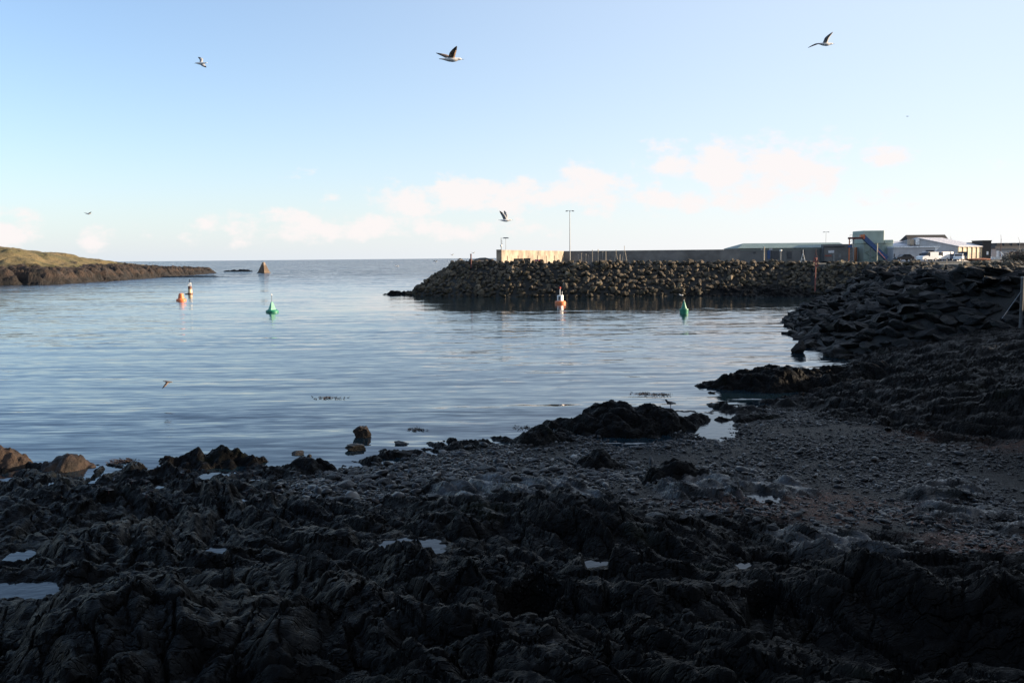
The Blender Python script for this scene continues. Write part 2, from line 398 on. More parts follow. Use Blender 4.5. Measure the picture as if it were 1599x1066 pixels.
# ---------------------------------------------------------------- near shore
CP = []          # control points (x, y, z)
def cp(px, py, z):
    p = at(px, py, z); CP.append((p.x, p.y, z))
for a in [(-150,735),(0,724),(80,732),(160,735),(245,738),(430,732),(545,722),(640,704),(720,697),(800,687),(880,672),(990,690),(1060,668),(1130,642),(1185,627),(1260,616)]:
    cp(*a, 0.0); p = at(*a, 0.0); CP.append((p.x-.2, p.y+4, -.75)); CP.append((p.x-1, p.y+12, -1.9))
for px, z3, z2, z1, z0, zz in [(-250,3.1,2.4,1.7,.9,.4),(0,3.0,2.35,1.6,.85,.35),(250,3.1,2.4,1.7,.9,.35),(500,3.2,2.5,1.75,.85,.35),(800,2.9,2.3,1.6,.9,.5),(1100,2.9,2.2,1.45,.95,.6),(1400,3.0,2.1,1.35,1.0,.65),(1599,2.9,2.0,1.4,1.05,.75),(1850,3.1,2.3,1.7,1.3,1.1)]:
    cp(px,1066,z3); cp(px,950,z2); cp(px,870,z1); cp(px,800,z0); cp(px,755,zz)
for a in [(1200,640,.12),(1260,632,.25),(1150,690,.3),(1300,680,.5),(1450,700,.65),(1599,700,.85),(1300,640,.4),(1440,650,.8),(1599,660,1.2),(1400,600,.9),(1500,610,1.4),(1599,600,1.8),(1360,562,.4),(1440,560,1.2),(1520,540,1.8),(1599,545,2.3),(1500,520,1.8),(1420,528,1.0),(1760,560,3.2),(1760,640,2.1),(1760,700,1.25)]: cp(*a)
CP += [(0,3,4.5),(-8,3,4.5),(8,3,4.5),(0,-3,5.0),(-12,-3,5.0),(12,-3,5.0),(-30,10,3.2),(-30,-3,5),(30,-3,6),(24,15,3.6),(34,30,4.6),(36,12,5.2),(-30,22,1.2),(-40,35,-1.5),
       (28,90,-2),(20,75,-2),(14,60,-2),(16,50,-1.1),(24,60,.2),(30,60,.8),(10,80,-3),(0,60,-3),(-20,60,-3),(-30,90,-4),(0,100,-4),(40,100,-4),(50,60,2),(-60,40,-3),(-60,10,1)]
CPa = np.array(CP)
def mq(r2): return np.sqrt(r2+1.2)
_A = mq(((CPa[:, None, :2]-CPa[None, :, :2])**2).sum(-1))
_W = np.linalg.solve(_A+np.eye(len(CPa))*.05, CPa[:, 2]-0.5)
def base_z(x, y):
    z = np.full(x.shape, .5)
    for (a, b, _), w_ in zip(CP, _W): z = z+w_*mq((x-a)**2+(y-b)**2)
    return z
def wp(pts, z): return [tuple(at(px, py, z))[:2] for px, py in pts]
BEACH = wp([(430,742),(560,716),(640,700),(800,682),(880,668),(1000,668),(1130,640),(1240,628),(1320,655),(1440,692),(1620,722),(1900,800)], .35) + wp([(1900,860),(1620,905),(1440,885),(1380,850),(1200,815),(1060,800),(1000,775),(880,735),(700,735),(560,770),(470,760)], .95)
SLABS = [wp([(1190,822),(1290,815),(1400,850),(1425,895),(1330,905),(1230,860)], 1.2), wp([(1010,735),(1130,722),(1240,740),(1290,770),(1180,790),(1040,785)], .75),
         wp([(1400,745),(1530,735),(1560,775),(1500,790),(1420,775)], .9), wp([(1420,785),(1560,785),(1600,815),(1500,830),(1430,812)], 1.0), wp([(1540,815),(1680,812),(1680,842),(1560,838)], 1.1),
         wp([(660,745),(760,735),(900,740),(960,775),(840,800),(690,790)], .7)]
WEEDP = [wp([(1040,770),(1260,740),(1460,790),(1480,830),(1300,820),(1100,800)], .9), wp([(1420,830),(1700,820),(1700,905),(1500,895),(1430,870)], 1.2), wp([(1380,560),(1640,560),(1640,680),(1380,650)], 1.3)]
# pools: px, py, half width, half depth (px), z guess
POOLS = [(1098,664,46,20,.14),(1140,650,30,9,.14),(15,938,62,22,2.05),(640,858,50,14,1.45),(828,988,30,16,2.3),(1192,775,24,9,.8),(932,886,22,8,1.6),(335,866,18,8,1.55),(1188,985,22,8,2.2),
         (75,757,13,5,.35),(135,762,12,4,.35),(30,872,20,8,1.5),(166,791,11,5,.7),(330,738,16,5,.2),(345,742,9,5,.2),(200,768,14,4,.4),(212,774,8,4,.45),(245,764,8,4,.4),(300,780,16,3,.5),(372,785,12,3,.6),(1570,955,36,12,1.9),(1160,884,18,5,1.5),(395,750,9,4,.3)]
pools = []
for px, py, hw, hd, z in POOLS:
    p = at(px, py, z); q = at(px+hw, py, z); n_ = at(px, py+hd, z); f_ = at(px, py-hd, z)
    pools.append((p.x, (n_.y+f_.y)/2, q.x-p.x, (f_.y-n_.y)/2, z))
pool_lv = []
ca, sa = .56, -.83
def rock_height(x, y, big=1.0):
    u = x*ca+y*sa; v = x*.83+y*.56
    wv = v+.8*fbm(x*.16, y*.16, 2, 11)+.12*fbm(x*.6, y*.6, 2, 15); wu = u+.7*fbm(x*.2+5, y*.2, 3, 21)
    h = big*.30*(billow(wu*.10, wv*.27, 31)-.5)
    h = h+.22*(billow(wu*.24, wv*.62, 32)-.5)
    a2 = np.clip(.6+.9*perlin(x*.25, y*.25, 40), .1, 1.3)
    saw = wv*1.25+.5*perlin(wu*.3, wv*.4, 41); saw = saw-np.floor(saw)
    h = h+a2*.20*(np.where(saw < .78, saw/.78, (1-saw)/.22)-.5)
    h = h+.17*(billow(wu*.7, wv*1.5, 33)-.5)
    h = h+.05*(billow(wu*1.6, wv*5.0, 34)-.5)
    c, idv = cells(wu*.75, wv*1.5, 50)
    h = h+.10*(idv-.5)-.13*(1-sstep(0, .055, c))
    c2, id2 = cells(wu*2.2+7, wv*3.8, 51)
    h = h+.035*(id2-.5)-.05*(1-sstep(0, .09, c2))
    h = h+.05*fbm(x*2.2, y*2.2, 5, 60, .55)
    return h
RIDGES = [  # elongated rock backs: px,py,z, length along strike, half width, height
    (560,985,2.6,2.6,.75,.55),(330,1000,2.7,2.0,.9,.40),(760,930,2.2,3.4,1.0,.45),(1380,1010,2.3,2.6,.8,.4),(1560,1030,2.5,2,.7,.4),(940,900,1.8,3.0,.8,.35),(150,1010,2.7,1.6,.8,.3),(250,850,1.5,3,1.2,.35),
    (850,815,1.0,3.2,1.4,.5),(700,800,1.0,2.4,1.0,.3),(90,850,1.5,2.6,1.1,.35),(430,830,1.3,3,1.2,.3),(980,840,1.2,2.4,.9,.35),(1060,1000,2.3,2.2,.9,.3),(160,780,.7,3,1.2,.35),(330,780,.6,3,1.2,.3),(480,790,.7,2.6,1.1,.25),(1320,960,1.9,2.2,.8,.3),(1130,745,.7,1.8,.9,.3),(940,720,.45,1.2,.7,.3),(880,745,.5,1.3,.8,.3),(690,750,.4,1.2,.7,.35)]
ridges = [(at(a, b, z).x, at(a, b, z).y, L, W_, H) for a, b, z, L, W_, H in RIDGES]
def beach_mask(x, y):
    b = sstep(-.5, .8, poly_sd(x, y, BEACH)+.9*fbm(x*.5, y*.5, 3, 70))
    for s in SLABS: b = b*(1-sstep(-.15, .45, poly_sd(x, y, s)+.3*fbm(x*.9, y*.9, 3, 71)))
    return b
def shore_z(x, y, masks=False):
    bz = base_z(x, y); b = beach_mask(x, y)
    rz_ = rock_height(x, y)
    for rx, ry, L, W_, H in ridges:
        du = ((x-rx)*ca+(y-ry)*sa)/L; dv = ((x-rx)*.83+(y-ry)*.56)/W_
        rz_ = rz_+(1.05 if ry < 13.5 else .6)*H*np.exp(-(du*du+dv*dv)*1.2)
    slab = np.zeros(x.shape)
    for s in SLABS: slab = np.maximum(slab, sstep(-.2, .5, poly_sd(x, y, s)))
    amp = 1-b
    hill = sstep(1.2, 2.2, bz)*sstep(36, 42, y)
    uu = x*ca+y*sa; vv = x*.83+y*.56
    fold = .62*billow(uu*.42+fbm(x*.5, y*.5, 2, 64), vv*1.9+.6*fbm(x*.4, y*.4, 2, 65), 66)+.38*billow(uu*.8+5, vv*4.2+.6*fbm(x*.6, y*.6, 2, 67), 68)
    z = bz+rz_*amp*(1-.25*hill)*(1-.85*slab)+slab*(.06+.30*(fold-.35))
    z = z+b*(.035*fbm(x*1.2, y*1.2, 4, 80)+.05*fbm(x*.3, y*.3, 2, 81)-.05)
    near = sstep(2.5, 6, y)
    z = np.where(near < 1, z*near+(bz-.3)*(1-near), z)
    for i, (qx, qy, qa, qb, qz) in enumerate(pools):
        lv = pool_lv[i] if i < len(pool_lv) else qz
        rr = np.hypot((x-qx)/qa, (y-qy)/qb)+.28*fbm(x*1.6/max(qa, .4), y*1.6/max(qa, .4), 3, 90+i)
        mn = min(qa, qb)
        tgt = lv-.03+(rr-.95)*.3*min(1, mn*2)+np.maximum(0, rr-1.3)**2*1.2
        z = np.where(rr < 3.2, np.minimum(z, tgt+np.maximum(0, rr-2.2)*3), z)
        z = np.where(rr > .95, np.maximum(z, np.where(rr < 1.25, lv-.04+(rr-.95)*.25, lv+.035-(rr-1.25)*mn*.9)), z)
        # low sill on the seaward-facing side of the hollow
        dy = qy-y; wdt = np.abs(x-qx*(y/qy))/qa
        lim = lv+.05+.14*dy+np.maximum(0, wdt-.7)*.9+np.maximum(0, dy-1.0)*.45+.12*fbm(x*1.7, y*1.7, 3, 130+i)
        k_ = sstep(0, .3, dy)*(1-sstep(1.2, 2.2, dy))*(1-sstep(.9, 1.7, wdt))
        z = np.where(dy > 0, z-k_*.85*np.maximum(0, z-lim), z)
    if masks:
        wd = np.zeros(x.shape)
        for s in WEEDP: wd = np.maximum(wd, sstep(-.6, .8, poly_sd(x, y, s)+.8*fbm(x*.8, y*.8, 3, 72)))
        return z, b, wd, slab
    return z
for i, (qx, qy, qa, qb, qz) in enumerate(pools):
    bz = float(base_z(np.array([qx]), np.array([qy]))[0])
    pool_lv.append(max(.06, bz-.02))

ys = -6+np.exp(np.linspace(math.log(8.5), math.log(106), 860))
ts = np.linspace(-.92, .92, 1300)
Yg, Tg = np.meshgrid(ys, ts, indexing='ij'); Xg = (Yg+6)*Tg
Zg, Bg, Wg, Sg = shore_z(Xg, Yg, True)
me = grid_mesh('rocky_shore', Xg, Yg, Zg)
attr(me, 'beach', Bg); attr(me, 'weed', Wg); attr(me, 'slab', Sg*(.55+.45*np.clip(fbm(Xg*1.5, Yg*1.5, 3, 75)*2, -1, 1)))
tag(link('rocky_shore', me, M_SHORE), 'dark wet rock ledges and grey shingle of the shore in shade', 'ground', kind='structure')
# land behind and beside, coarse
xs = np.linspace(-70, 70, 90); y2 = np.linspace(-40, 4.2, 40)
Y2, X2 = np.meshgrid(y2, xs, indexing='ij')
Z2 = np.where(Y2 > -3, base_z(X2, np.maximum(Y2, -3)), 5.0+.02*(-3-Y2))-.42+.25*fbm(X2*.3, Y2*.3, 3, 5)
me = grid_mesh('shore_top', X2, Y2, Z2); attr(me, 'beach', np.zeros(X2.shape)); attr(me, 'weed', np.zeros(X2.shape))
tag(link('shore_top', me, M_SHORE), 'rock ground above the shore behind the viewpoint', 'ground', kind='structure')
for i, (qx, qy, qa, qb, qz) in enumerate(pools):
    mb = MB(); n = 28; lv = pool_lv[i]
    mb.add([(qx+1.22*qa*math.cos(2*math.pi*k/n), qy+1.22*qb*math.sin(2*math.pi*k/n), lv) for k in range(n)], [tuple(range(n))])
    tag(mb.build('rock_pool', M_POOL), 'still rock pool reflecting the sky among the dark ledges', 'rock pool', 'rock pools on the shore', 'structure')

# ---------------------------------------------------------------- harbour land (yard, breakwater core, near bank core)
LAND = [(33,30),(29,41),(26,48),(22,53),(20.5,57),(22,68),(25.5,82),(27.5,90),(33,95),(45,103),(58,118),(60,133),(46,146.5),(12,145.5),(-2,147.6),(-11,152.5),(-19.5,162),(-17,172),(-10,184),(-2,204),(4,250),(30,300),(420,330),(420,30)]
def crest(x, y): return np.where(y < 110, 5.4-.010*(y-57), 5.95-.012*np.clip(x, 0, 60)+1.2*np.exp(-((x+4.5)**2/12+(y-168)**2/60)))
def land_z(x, y):
    d = poly_sd(x, y, LAND)
    c = crest(x, y)
    sl = np.where(y < 110, .62, .72)
    top = c/sl
    z = np.where(d < top+1.2, np.minimum(d*sl, c), c+(5.0-c)*sstep(top+1.2, top+4, d))
    return np.where(d < 0, np.maximum(-3, d*.8), z)-.35
xs = np.arange(-34, 420, 1.0); y_ = np.arange(28, 330, 1.0)
xs = xs[(xs < 90) | (np.arange(len(xs)) % 4 == 0)]
YL, XL = np.meshgrid(y_, xs, indexing='ij'); ZL = land_z(XL, YL)
m, nt, p = mat_new('yard_ground'); t = NT(nt); v = t.co()
c = t.mixc(t.mr(t.noise(v, .15, 6, .6), .35, .65), (.035, .036, .034), (.075, .07, .06))
c = t.mixc(t.mr(t.noise(v, .4, 5), .52, .65), c, (.04, .05, .02))
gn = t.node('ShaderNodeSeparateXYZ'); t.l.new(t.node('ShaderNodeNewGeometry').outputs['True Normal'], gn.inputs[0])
c = t.mixc(t.mr(gn.outputs[2], .86, .96, 1., 0.), c, (.009, .0085, .007))      # rubble slopes darkened, painting in the shade between the boulders
t.l.new(c, p.inputs['Base Color']); p.inputs['Roughness'].default_value = .9
t.l.new(t.bump(t.noise(v, 3, 5), .1), p.inputs['Normal'])
M_YARD = m
tag(link('harbour_ground', grid_mesh('harbour_ground', XL, YL, ZL), M_YARD), 'flat dark yard ground behind the boulder banks', 'ground', kind='structure')
# unseen grassy hill right of the view, added and shaped to shade the foreground
xs = np.linspace(36, 260, 120); y_ = np.linspace(-120, 62, 100)
YH, XH = np.meshgrid(y_, xs, indexing='ij')
flank = sstep(36, 60, XH)*(1-sstep(230, 260, XH))*sstep(-120, -90, YH)
top_h = np.where(YH < 31.5, 19.0, 19.0-8.2*sstep(29, 34.5, YH))*(1-sstep(41, 47.5, YH))
ZH = 4.2+flank*(top_h+.5*fbm(XH*.05, YH*.05, 3, 9)*(1-sstep(40, 46, YH)))
m, nt, p = mat_new('hill_grass'); t = NT(nt); v = t.co()
t.l.new(t.mixc(t.mr(t.noise(v, .2, 6, .65), .35, .65), (.05, .06, .02), (.10, .095, .04)), p.inputs['Base Color']); p.inputs['Roughness'].default_value = .9
t.l.new(t.bump(t.noise(v, 2.5, 6, .7), .3), p.inputs['Normal'])
tag(link('hill', grid_mesh('hill', XH, YH, ZH), m), 'unseen grassy hill beside the shore, added to shade the foreground', 'hill', kind='structure')

# ---------------------------------------------------------------- boulders
def boulder_mesh(name, seed, sub, cuts, flat=1.0, rough=.06):
    r_ = np.random.default_rng(seed)
    bm = bmesh.new(); bmesh.ops.create_icosphere(bm, subdivisions=sub, radius=1.0)
    co = np.array([v.co[:] for v in bm.verts])
    for k in range(cuts):
        n = r_.normal(size=3); n /= np.linalg.norm(n); d = r_.uniform(.45, .8)
        ex = co@n-d; co = co-np.where(ex > 0, ex, 0)[:, None]*n*1.0
    co = co+rough*np.stack([fbm(co[:, 0]*2.1+seed, co[:, 1]*2.1+co[:, 2]*1.7, 3, seed+i) for i in range(3)], -1)
    co[:, 2] *= flat
    for v, c in zip(bm.verts, co): v.co = c
    me = bpy.data.meshes.new(name); bm.to_mesh(me); bm.free()
    return me
def mesh_np(me):
    co = np.zeros(len(me.vertices)*3); me.vertices.foreach_get('co', co)
    f = np.array([p.vertices[:] for p in me.polygons]); return co.reshape(-1, 3), f
BW_ME = [boulder_mesh('breakwater_boulder', 100+i, 2, 11, .85, .05) for i in range(8)]
BK_ME = [boulder_mesh('bank_boulder', 200+i, 3, 9, .60, .12) for i in range(8)]
for me in BW_ME: me.materials.append(M_BW)
for me in BK_ME:
    me.materials.append(M_BANK)
def rot_m(rx, ry, rz_):
    return np.array(Matrix.Rotation(rz_, 3, 'Z') @ Matrix.Rotation(ry, 3, 'Y') @ Matrix.Rotation(rx, 3, 'X'))
def edge_points(poly, step, rows, sl):     # jittered points climbing inward from a toe polyline
    pts = []
    for (ax, ay), (bx, by) in zip(poly[:-1], poly[1:]):
        L = math.hypot(bx-ax, by-ay); nx, ny = (by-ay)/L, -(bx-ax)/L
        for i in range(max(1, int(L/step))):
            for j in range(rows):
                s_ = (i+.5+random.uniform(-.45, .45)+.5*(j % 2))*step/L; w_ = (j+random.uniform(-.35, .35))*step*.82-.3
                pts.append((ax+(bx-ax)*s_+nx*w_, ay+(by-ay)*s_+ny*w_))
    return pts
def place_stones(pts, zf, meshes, smin, smax, name, label_of, cat, group, stuff_label, limit, tilt, elong, sink):
    items = []
    A = np.array(pts); Z = zf(A[:, 0], A[:, 1])
    for (x, y), z in zip(pts, Z):
        if z < -.55: continue
        if abs(x) > .62*(y+2): vis = 0
        else: vis = 1
        s_ = random.uniform(smin, smax)*(1.25 if random.random() < .15 else 1)
        items.append((vis*s_/max(y, 1), x, y, z, s_))
    items.sort(reverse=True)
    cos, fcs, b = [], [], 0
    for k, (_, x, y, z, s_) in enumerate(items):
        me = random.choice(meshes); e = random.uniform(*elong)
        rot = (random.uniform(-tilt, tilt), random.uniform(-tilt, tilt), random.uniform(0, 6.28))
        sc = (s_*e, s_/math.sqrt(e), s_*random.uniform(.8, 1.1))
        z = z+s_*sink
        if k < limit:
            o = bpy.data.objects.new(name, me); COL.objects.link(o)
            o.location = (x, y, z); o.rotation_euler = rot; o.scale = sc
            tag(o, label_of(x, y, z), cat, group)
        else:
            c, f = MNP[me.name]; c = (c*sc)@rot_m(*rot).T+(x, y, z)
            cos.append(c); fcs.append(f+b); b += len(c)
    if cos:
        me = bpy.data.meshes.new(name); raw_mesh(me, np.concatenate(cos), np.concatenate(fcs), False)
        tag(link(name, me, meshes[0].materials[0]), stuff_label, cat, group, 'stuff')
MNP = {m_.name: mesh_np(m_) for m_ in BW_ME+BK_ME}
toe_bw = [(36,97),(45,103),(58,118),(60,133),(54,140.5),(49,145),(44,146.6),(12,145.5),(-2,147.6),(-11,152.5),(-19.5,162),(-17,172)]
toe_bw = [(a, b) for a, b in toe_bw]
def flip(poly): return poly[::-1]
place_stones(edge_points(toe_bw, .96, 12, .72)+[(random.uniform(44, 53), random.uniform(145, 158)) for _ in range(120)], land_z, BW_ME, .36, .72, 'breakwater_boulder',
             lambda x, y, z: 'grey armour boulder along the top edge of the far breakwater' if z > 4.6 else ('dark armour boulder at the waterline of the far breakwater' if z < 1.2 else 'sunlit armour boulder midway up the far breakwater slope'),
             'boulder', 'armour boulders on the far breakwater', 'mass of smaller armour boulders filling the far breakwater', 295, .9, (.9, 1.35), .22)
toe_bk = [(33,36),(29,41),(26,48),(22,53),(20.5,57),(22,68),(25.5,82),(27.5,90),(33,95)]
toe_bk = toe_bk
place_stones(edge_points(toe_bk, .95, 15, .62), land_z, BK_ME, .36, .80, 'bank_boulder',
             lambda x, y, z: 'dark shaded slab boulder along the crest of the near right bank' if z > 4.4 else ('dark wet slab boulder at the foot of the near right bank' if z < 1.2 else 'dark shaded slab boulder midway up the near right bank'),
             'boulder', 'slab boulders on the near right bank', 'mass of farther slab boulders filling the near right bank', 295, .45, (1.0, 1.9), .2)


# ---------------------------------------------------------------- rock outcrops standing clear of the ledges
def outcrop(label, px, py, z, rx, ry, h, seed, name='rock_outcrop', mat=M_SHORE, res=.05, amp=.5, rz=0., skirt=.5, cat='rock', group=None, zb=None):
    c = at(px, py, z); n1 = int(2.5*rx/res); n2 = int(2.5*ry/res)
    X, Y = np.meshgrid(np.linspace(-1.25*rx, 1.25*rx, max(n1, 12)), np.linspace(-1.25*ry, 1.25*ry, max(n2, 12)))
    xr = X*math.cos(rz)-Y*math.sin(rz)+c.x; yr = X*math.sin(rz)+Y*math.cos(rz)+c.y
    r_ = np.hypot(X/rx, Y/ry)+.30*fbm(xr*1.3/max(min(rx, ry), .3), yr*1.3/max(min(rx, ry), .3), 4, seed)
    dome = np.clip(1-np.clip(r_, 0, 2)**1.7, -1.2, 1)*np.where(r_ < 1, .9, 1)
    sc = min(1., h/.5)
    Z = h*dome+rock_height(xr*(1/max(sc, .35)), yr*(1/max(sc, .35)), .6)*amp*1.5*np.clip(1.3-r_*.6, 0, 1)*sc
    zb = z if zb is None else zb
    Z = np.maximum(Z+zb, zb-skirt)
    me = grid_mesh(name, xr, yr, Z); attr(me, 'beach', np.zeros(X.shape)); attr(me, 'weed', np.zeros(X.shape))
    return tag(link(name, me, mat), label, cat, group)
outcrop('broad dark rock outcrop beside the pool, a black wading bird on top', 985, 660, .15, 2.75, 1.9, .85, 301, amp=.7)
outcrop('long dark rock point jutting into the water below the near bank', 1225, 603, .0, 4.2, 2.2, 1.0, 302, amp=.7, rz=.1)
outcrop('dark ledge joining the rock point to the foot of the near bank', 1345, 596, .15, 3.2, 2.6, 1.0, 322, amp=.8)
outcrop('long low black rock standing in the water left of the cobbles', 335, 722, .0, 1.85, .9, .52, 303)
outcrop('small dark rock hump at the water edge right of the long black rock', 480, 733, .05, .75, .7, .42, 304)
outcrop('rock outcrop with a sunlit brown top near the left edge', 106, 725, .1, .7, .6, .40, 305, mat=M_SUNROCK)
outcrop('sunlit brown rock at the far left edge of the shore', -4, 722, .1, .95, .8, .7, 306, mat=M_SUNROCK)
outcrop('low dark rock lying left of the broad outcrop on the shingle', 845, 683, .15, 1.05, .8, .42, 307)
outcrop('low weed covered ledge between the pool and the water', 1190, 655, .1, 1.5, .6, .28, 308)
outcrop('dark boulder shaped outcrop on the shingle below the broad outcrop', 940, 722, .35, .65, .6, .42, 309)
outcrop('dark layered outcrop on the shingle in the middle of the beach', 1055, 745, .6, .95, .7, .5, 310)
outcrop('pointed dark rock at the foot of the cobbles', 683, 762, .45, .55, .5, .42, 311)
outcrop('wide flat weathered bedrock below the far breakwater', 1175, 460, .0, 13.5, 8.0, 1.75, 312, res=.16, amp=.9)
outcrop('low brown weed covered bedrock strip left of the red pole', 1010, 458.5, .0, 12.0, 4.2, .75, 313, res=.2, amp=.6)
outcrop('brown bedrock slope between the red pole and the near bank', 1330, 459, .0, 9.0, 9.0, 1.4, 314, res=.2, amp=.7)
outcrop('dark low rock spit at the tip of the breakwater', 632, 459.5, .0, 3.6, 1.3, .75, 315, res=.12, amp=.8)
outcrop('thin dark reef running out from the grassy headland', 296, 432.6, .0, 15, 3.5, .55, 316, res=.4, amp=.5)
outcrop('distant dark reef beside the stone pyramid', 372, 423.8, .0, 9.5, 4, 1.0, 317, res=.35, amp=1.2)

def stone(label, px, py, sx, sy, sz, seed, rz=0, z=0., mat=M_WETROCK, group=None, name='boulder', sink=.25):
    me = boulder_mesh(name, seed, 4, 9, 1, .11); o = link(name, me, mat)
    for p_ in me.polygons: p_.use_smooth = True
    c = at(px, py, z); o.location = (c.x, c.y, z+sz*sink); o.scale = (sx, sy, sz); o.rotation_euler = (.1, .08, rz)
    return tag(o, label, 'rock', group)
stone('round brown rock alone in the shallows with a sunlit right side', 565, 681, .36, .34, .34, 401, sink=.35, mat=M_SUNROCK)
stone('flat dark rock in the shallows below the round brown rock', 557, 702, .42, .3, .16, 402)
stone('small flat rock awash left of the shingle', 468, 709, .28, .2, .10, 403)
stone('small dark rock awash beside the flat rock', 483, 714, .12, .1, .09, 404)
stone('flat grey rock awash right of the round brown rock', 625, 693, .30, .2, .08, 405)
stone('dark low rock at the water edge beside the cobbles', 640, 712, .62, .35, .22, 406, .2)
stone('square dark rock at the water edge right of the flat rocks', 711, 699, .22, .2, .18, 407)
stone('tall dark rock standing in bright water below the near bank', 1247, 551, .5, .45, .62, 408, sink=.45)
for i, (px, py, s_) in enumerate([(1239,525,.16),(1252,521,.12),(1262,527,.2),(1285,547,.32),(1295,555,.38),(1308,556,.42),(1318,560,.3),(1275,540,.15),(1268,534,.14)]):
    stone('small dark rock awash at the foot of the near bank', px, py, s_*1.2, s_, s_*.7, 420+i, i, group='rocks awash at the foot of the bank')
# floating weed
def weed(label, px, py, L, n, seed):
    c = at(px, py, 0); r_ = random.Random(seed); mb = MB()
    for k in range(n):
        x = r_.gauss(0, L*.4); y = r_.gauss(0, .18); s_ = r_.uniform(.04, .12); a = r_.uniform(0, 6.28)
        pts = [(x, y, .0), (x+s_*math.cos(a), y+s_*math.sin(a), .03), (x+2*s_*math.cos(a+.5), y+2*s_*math.sin(a+.5), .055), (x+s_*math.cos(a)-.03*math.sin(a), y+s_*math.sin(a)+.03*math.cos(a), .01)]
        mb.add(pts, [(0, 1, 2, 3)])
    tag(mb.build('floating_seaweed', M_WEED, None, c), label, 'seaweed', kind='stuff')
M_WEED = simple('brown_kelp', (.022, .012, .007), .35, 0, .5, 8)
weed('dark streak of floating seaweed behind the broad outcrop', 1003, 615, .5, 70, 1)
weed('second streak of floating seaweed left of the black wading bird', 1030, 616, .6, 80, 2)
weed('thin scatter of floating seaweed in the middle of the bay', 512, 621, .9, 60, 3)
weed('floating seaweed right of the round brown rock', 650, 671, .45, 60, 4)
weed('floating seaweed fragments near the shingle edge', 815, 668, .4, 40, 5)
weed('seaweed clumps between the left outcrops', 190, 721, .4, 160, 6)

# ---------------------------------------------------------------- shingle
def ico(sub):
    bm = bmesh.new(); bmesh.ops.create_icosphere(bm, subdivisions=sub, radius=1)
    c = np.array([v.co[:] for v in bm.verts]); f = np.array([[v.index for v in q.verts] for q in bm.faces]); bm.free(); return c, f
BP = np.array(BEACH)
def scatter(n, yb=1.6):
    out_ = np.zeros((0, 2))
    while len(out_) < n:
        x = rng.uniform(-9, 26, 60000); y = 8+36*rng.uniform(0, 1, 60000)**yb
        k = (beach_mask(x, y) > rng.uniform(.1, .9, 60000)) & (np.abs(x) < .64*y)
        out_ = np.concatenate([out_, np.stack([x[k], y[k]], 1)])
    return out_[:n]
def stones_mesh(name, P, size, mat, sub):
    c, f = ico(sub); n = len(P)
    Zs = shore_z(P[:, 0], P[:, 1])
    sx = size*rng.uniform(.8, 1.5, n); sy = size*rng.uniform(.7, 1.1, n); sz = size*rng.uniform(.3, .65, n); a = rng.uniform(0, 6.28, n)
    jit = 1+rng.normal(0, .09, (n, len(c), 1))
    v = c[None]*jit*np.stack([sx, sy, sz], 1)[:, None, :]
    tl = rng.normal(0, .25, n)
    v[:, :, 2] += v[:, :, 0]*tl[:, None]
    x = v[:, :, 0]*np.cos(a)[:, None]-v[:, :, 1]*np.sin(a)[:, None]; y = v[:, :, 0]*np.sin(a)[:, None]+v[:, :, 1]*np.cos(a)[:, None]
    co = np.stack([x+P[:, :1], y+P[:, 1:], v[:, :, 2]+(Zs+sz*.3)[:, None]], -1).reshape(-1, 3)
    fc = (f[None]+(np.arange(n)*len(c))[:, None, None]).reshape(-1, 3)
    me = bpy.data.meshes.new(name); raw_mesh(me, co, fc, True)
    attr(me, 'shade', np.repeat(rng.uniform(0, 1, n), len(c)))
    return link(name, me, mat)
m, nt, p = mat_new('shingle_stone'); t = NT(nt)
sh = t.attr('shade')
c = t.ramp(sh, [(0, (.002, .0021, .0026)), (.5, (.006, .0062, .0069)), (.8, (.014, .014, .0148)), (.93, (.024, .017, .013)), (1, (.11, .108, .105))])
t.l.new(c, p.inputs['Base Color']); p.inputs['Roughness'].default_value = .34; p.inputs['Specular IOR Level'].default_value = .22
M_SHINGLE = m
P = scatter(36000)
den = fbm(P[:, 0]*.35, P[:, 1]*.35, 3, 81)+.03*(6-P[:, 0])*.35
P = P[den > rng.normal(-.1, .35, len(P))]
tag(stones_mesh('pebbles', P, rng.gamma(1.6, .019, len(P))*np.clip(1.15-.03*P[:, 0], .6, 1.4)+.010, M_SHINGLE, 1), 'grey pebbles and shingle covering the beach', 'pebbles', kind='stuff')
# cobbles, one by one
CB_ME = [boulder_mesh('cobble', 500+i, 3, 5, .6, .05) for i in range(6)]
for me in CB_ME:
    me.materials.append(M_COBBLE)
    for p_ in me.polygons: p_.use_smooth = True
cob = []
for k in range(150):
    px = random.uniform(500, 1000); py = random.triangular(700, 775, 730)+(18-.07*(px-500) if px < 760 else 0)*.3
    cob.append((px, py, random.uniform(.07, .17)))
for k in range(70): cob.append((random.uniform(1000, 1590), random.uniform(765, 850), random.uniform(.05, .11)))
cob += [(540,758,.27),(520,742,.2),(600,752,.24),(1130,836,.2),(1450,825,.13),(1100,812,.13),(1020,845,.22),(760,728,.2),(790,745,.22)]
cxy = [at(px, py, .45 if py < 760 else .9) for px, py, _ in cob]
cz = shore_z(np.array([c_.x for c_ in cxy]), np.array([c_.y for c_ in cxy]))
for (px, py, s_), c_, z_ in zip(cob, cxy, cz):
    o = bpy.data.objects.new('cobble', random.choice(CB_ME)); COL.objects.link(o)
    o.location = (c_.x, c_.y, z_+s_*.25); o.scale = (s_*random.uniform(1, 1.5), s_, s_*random.uniform(.8, 1.1)); o.rotation_euler = (random.uniform(-.2, .2), random.uniform(-.2, .2), random.uniform(0, 6.28))
    tag(o, 'smooth grey cobble lying on the dark shingle', 'cobble', 'cobbles on the shingle')
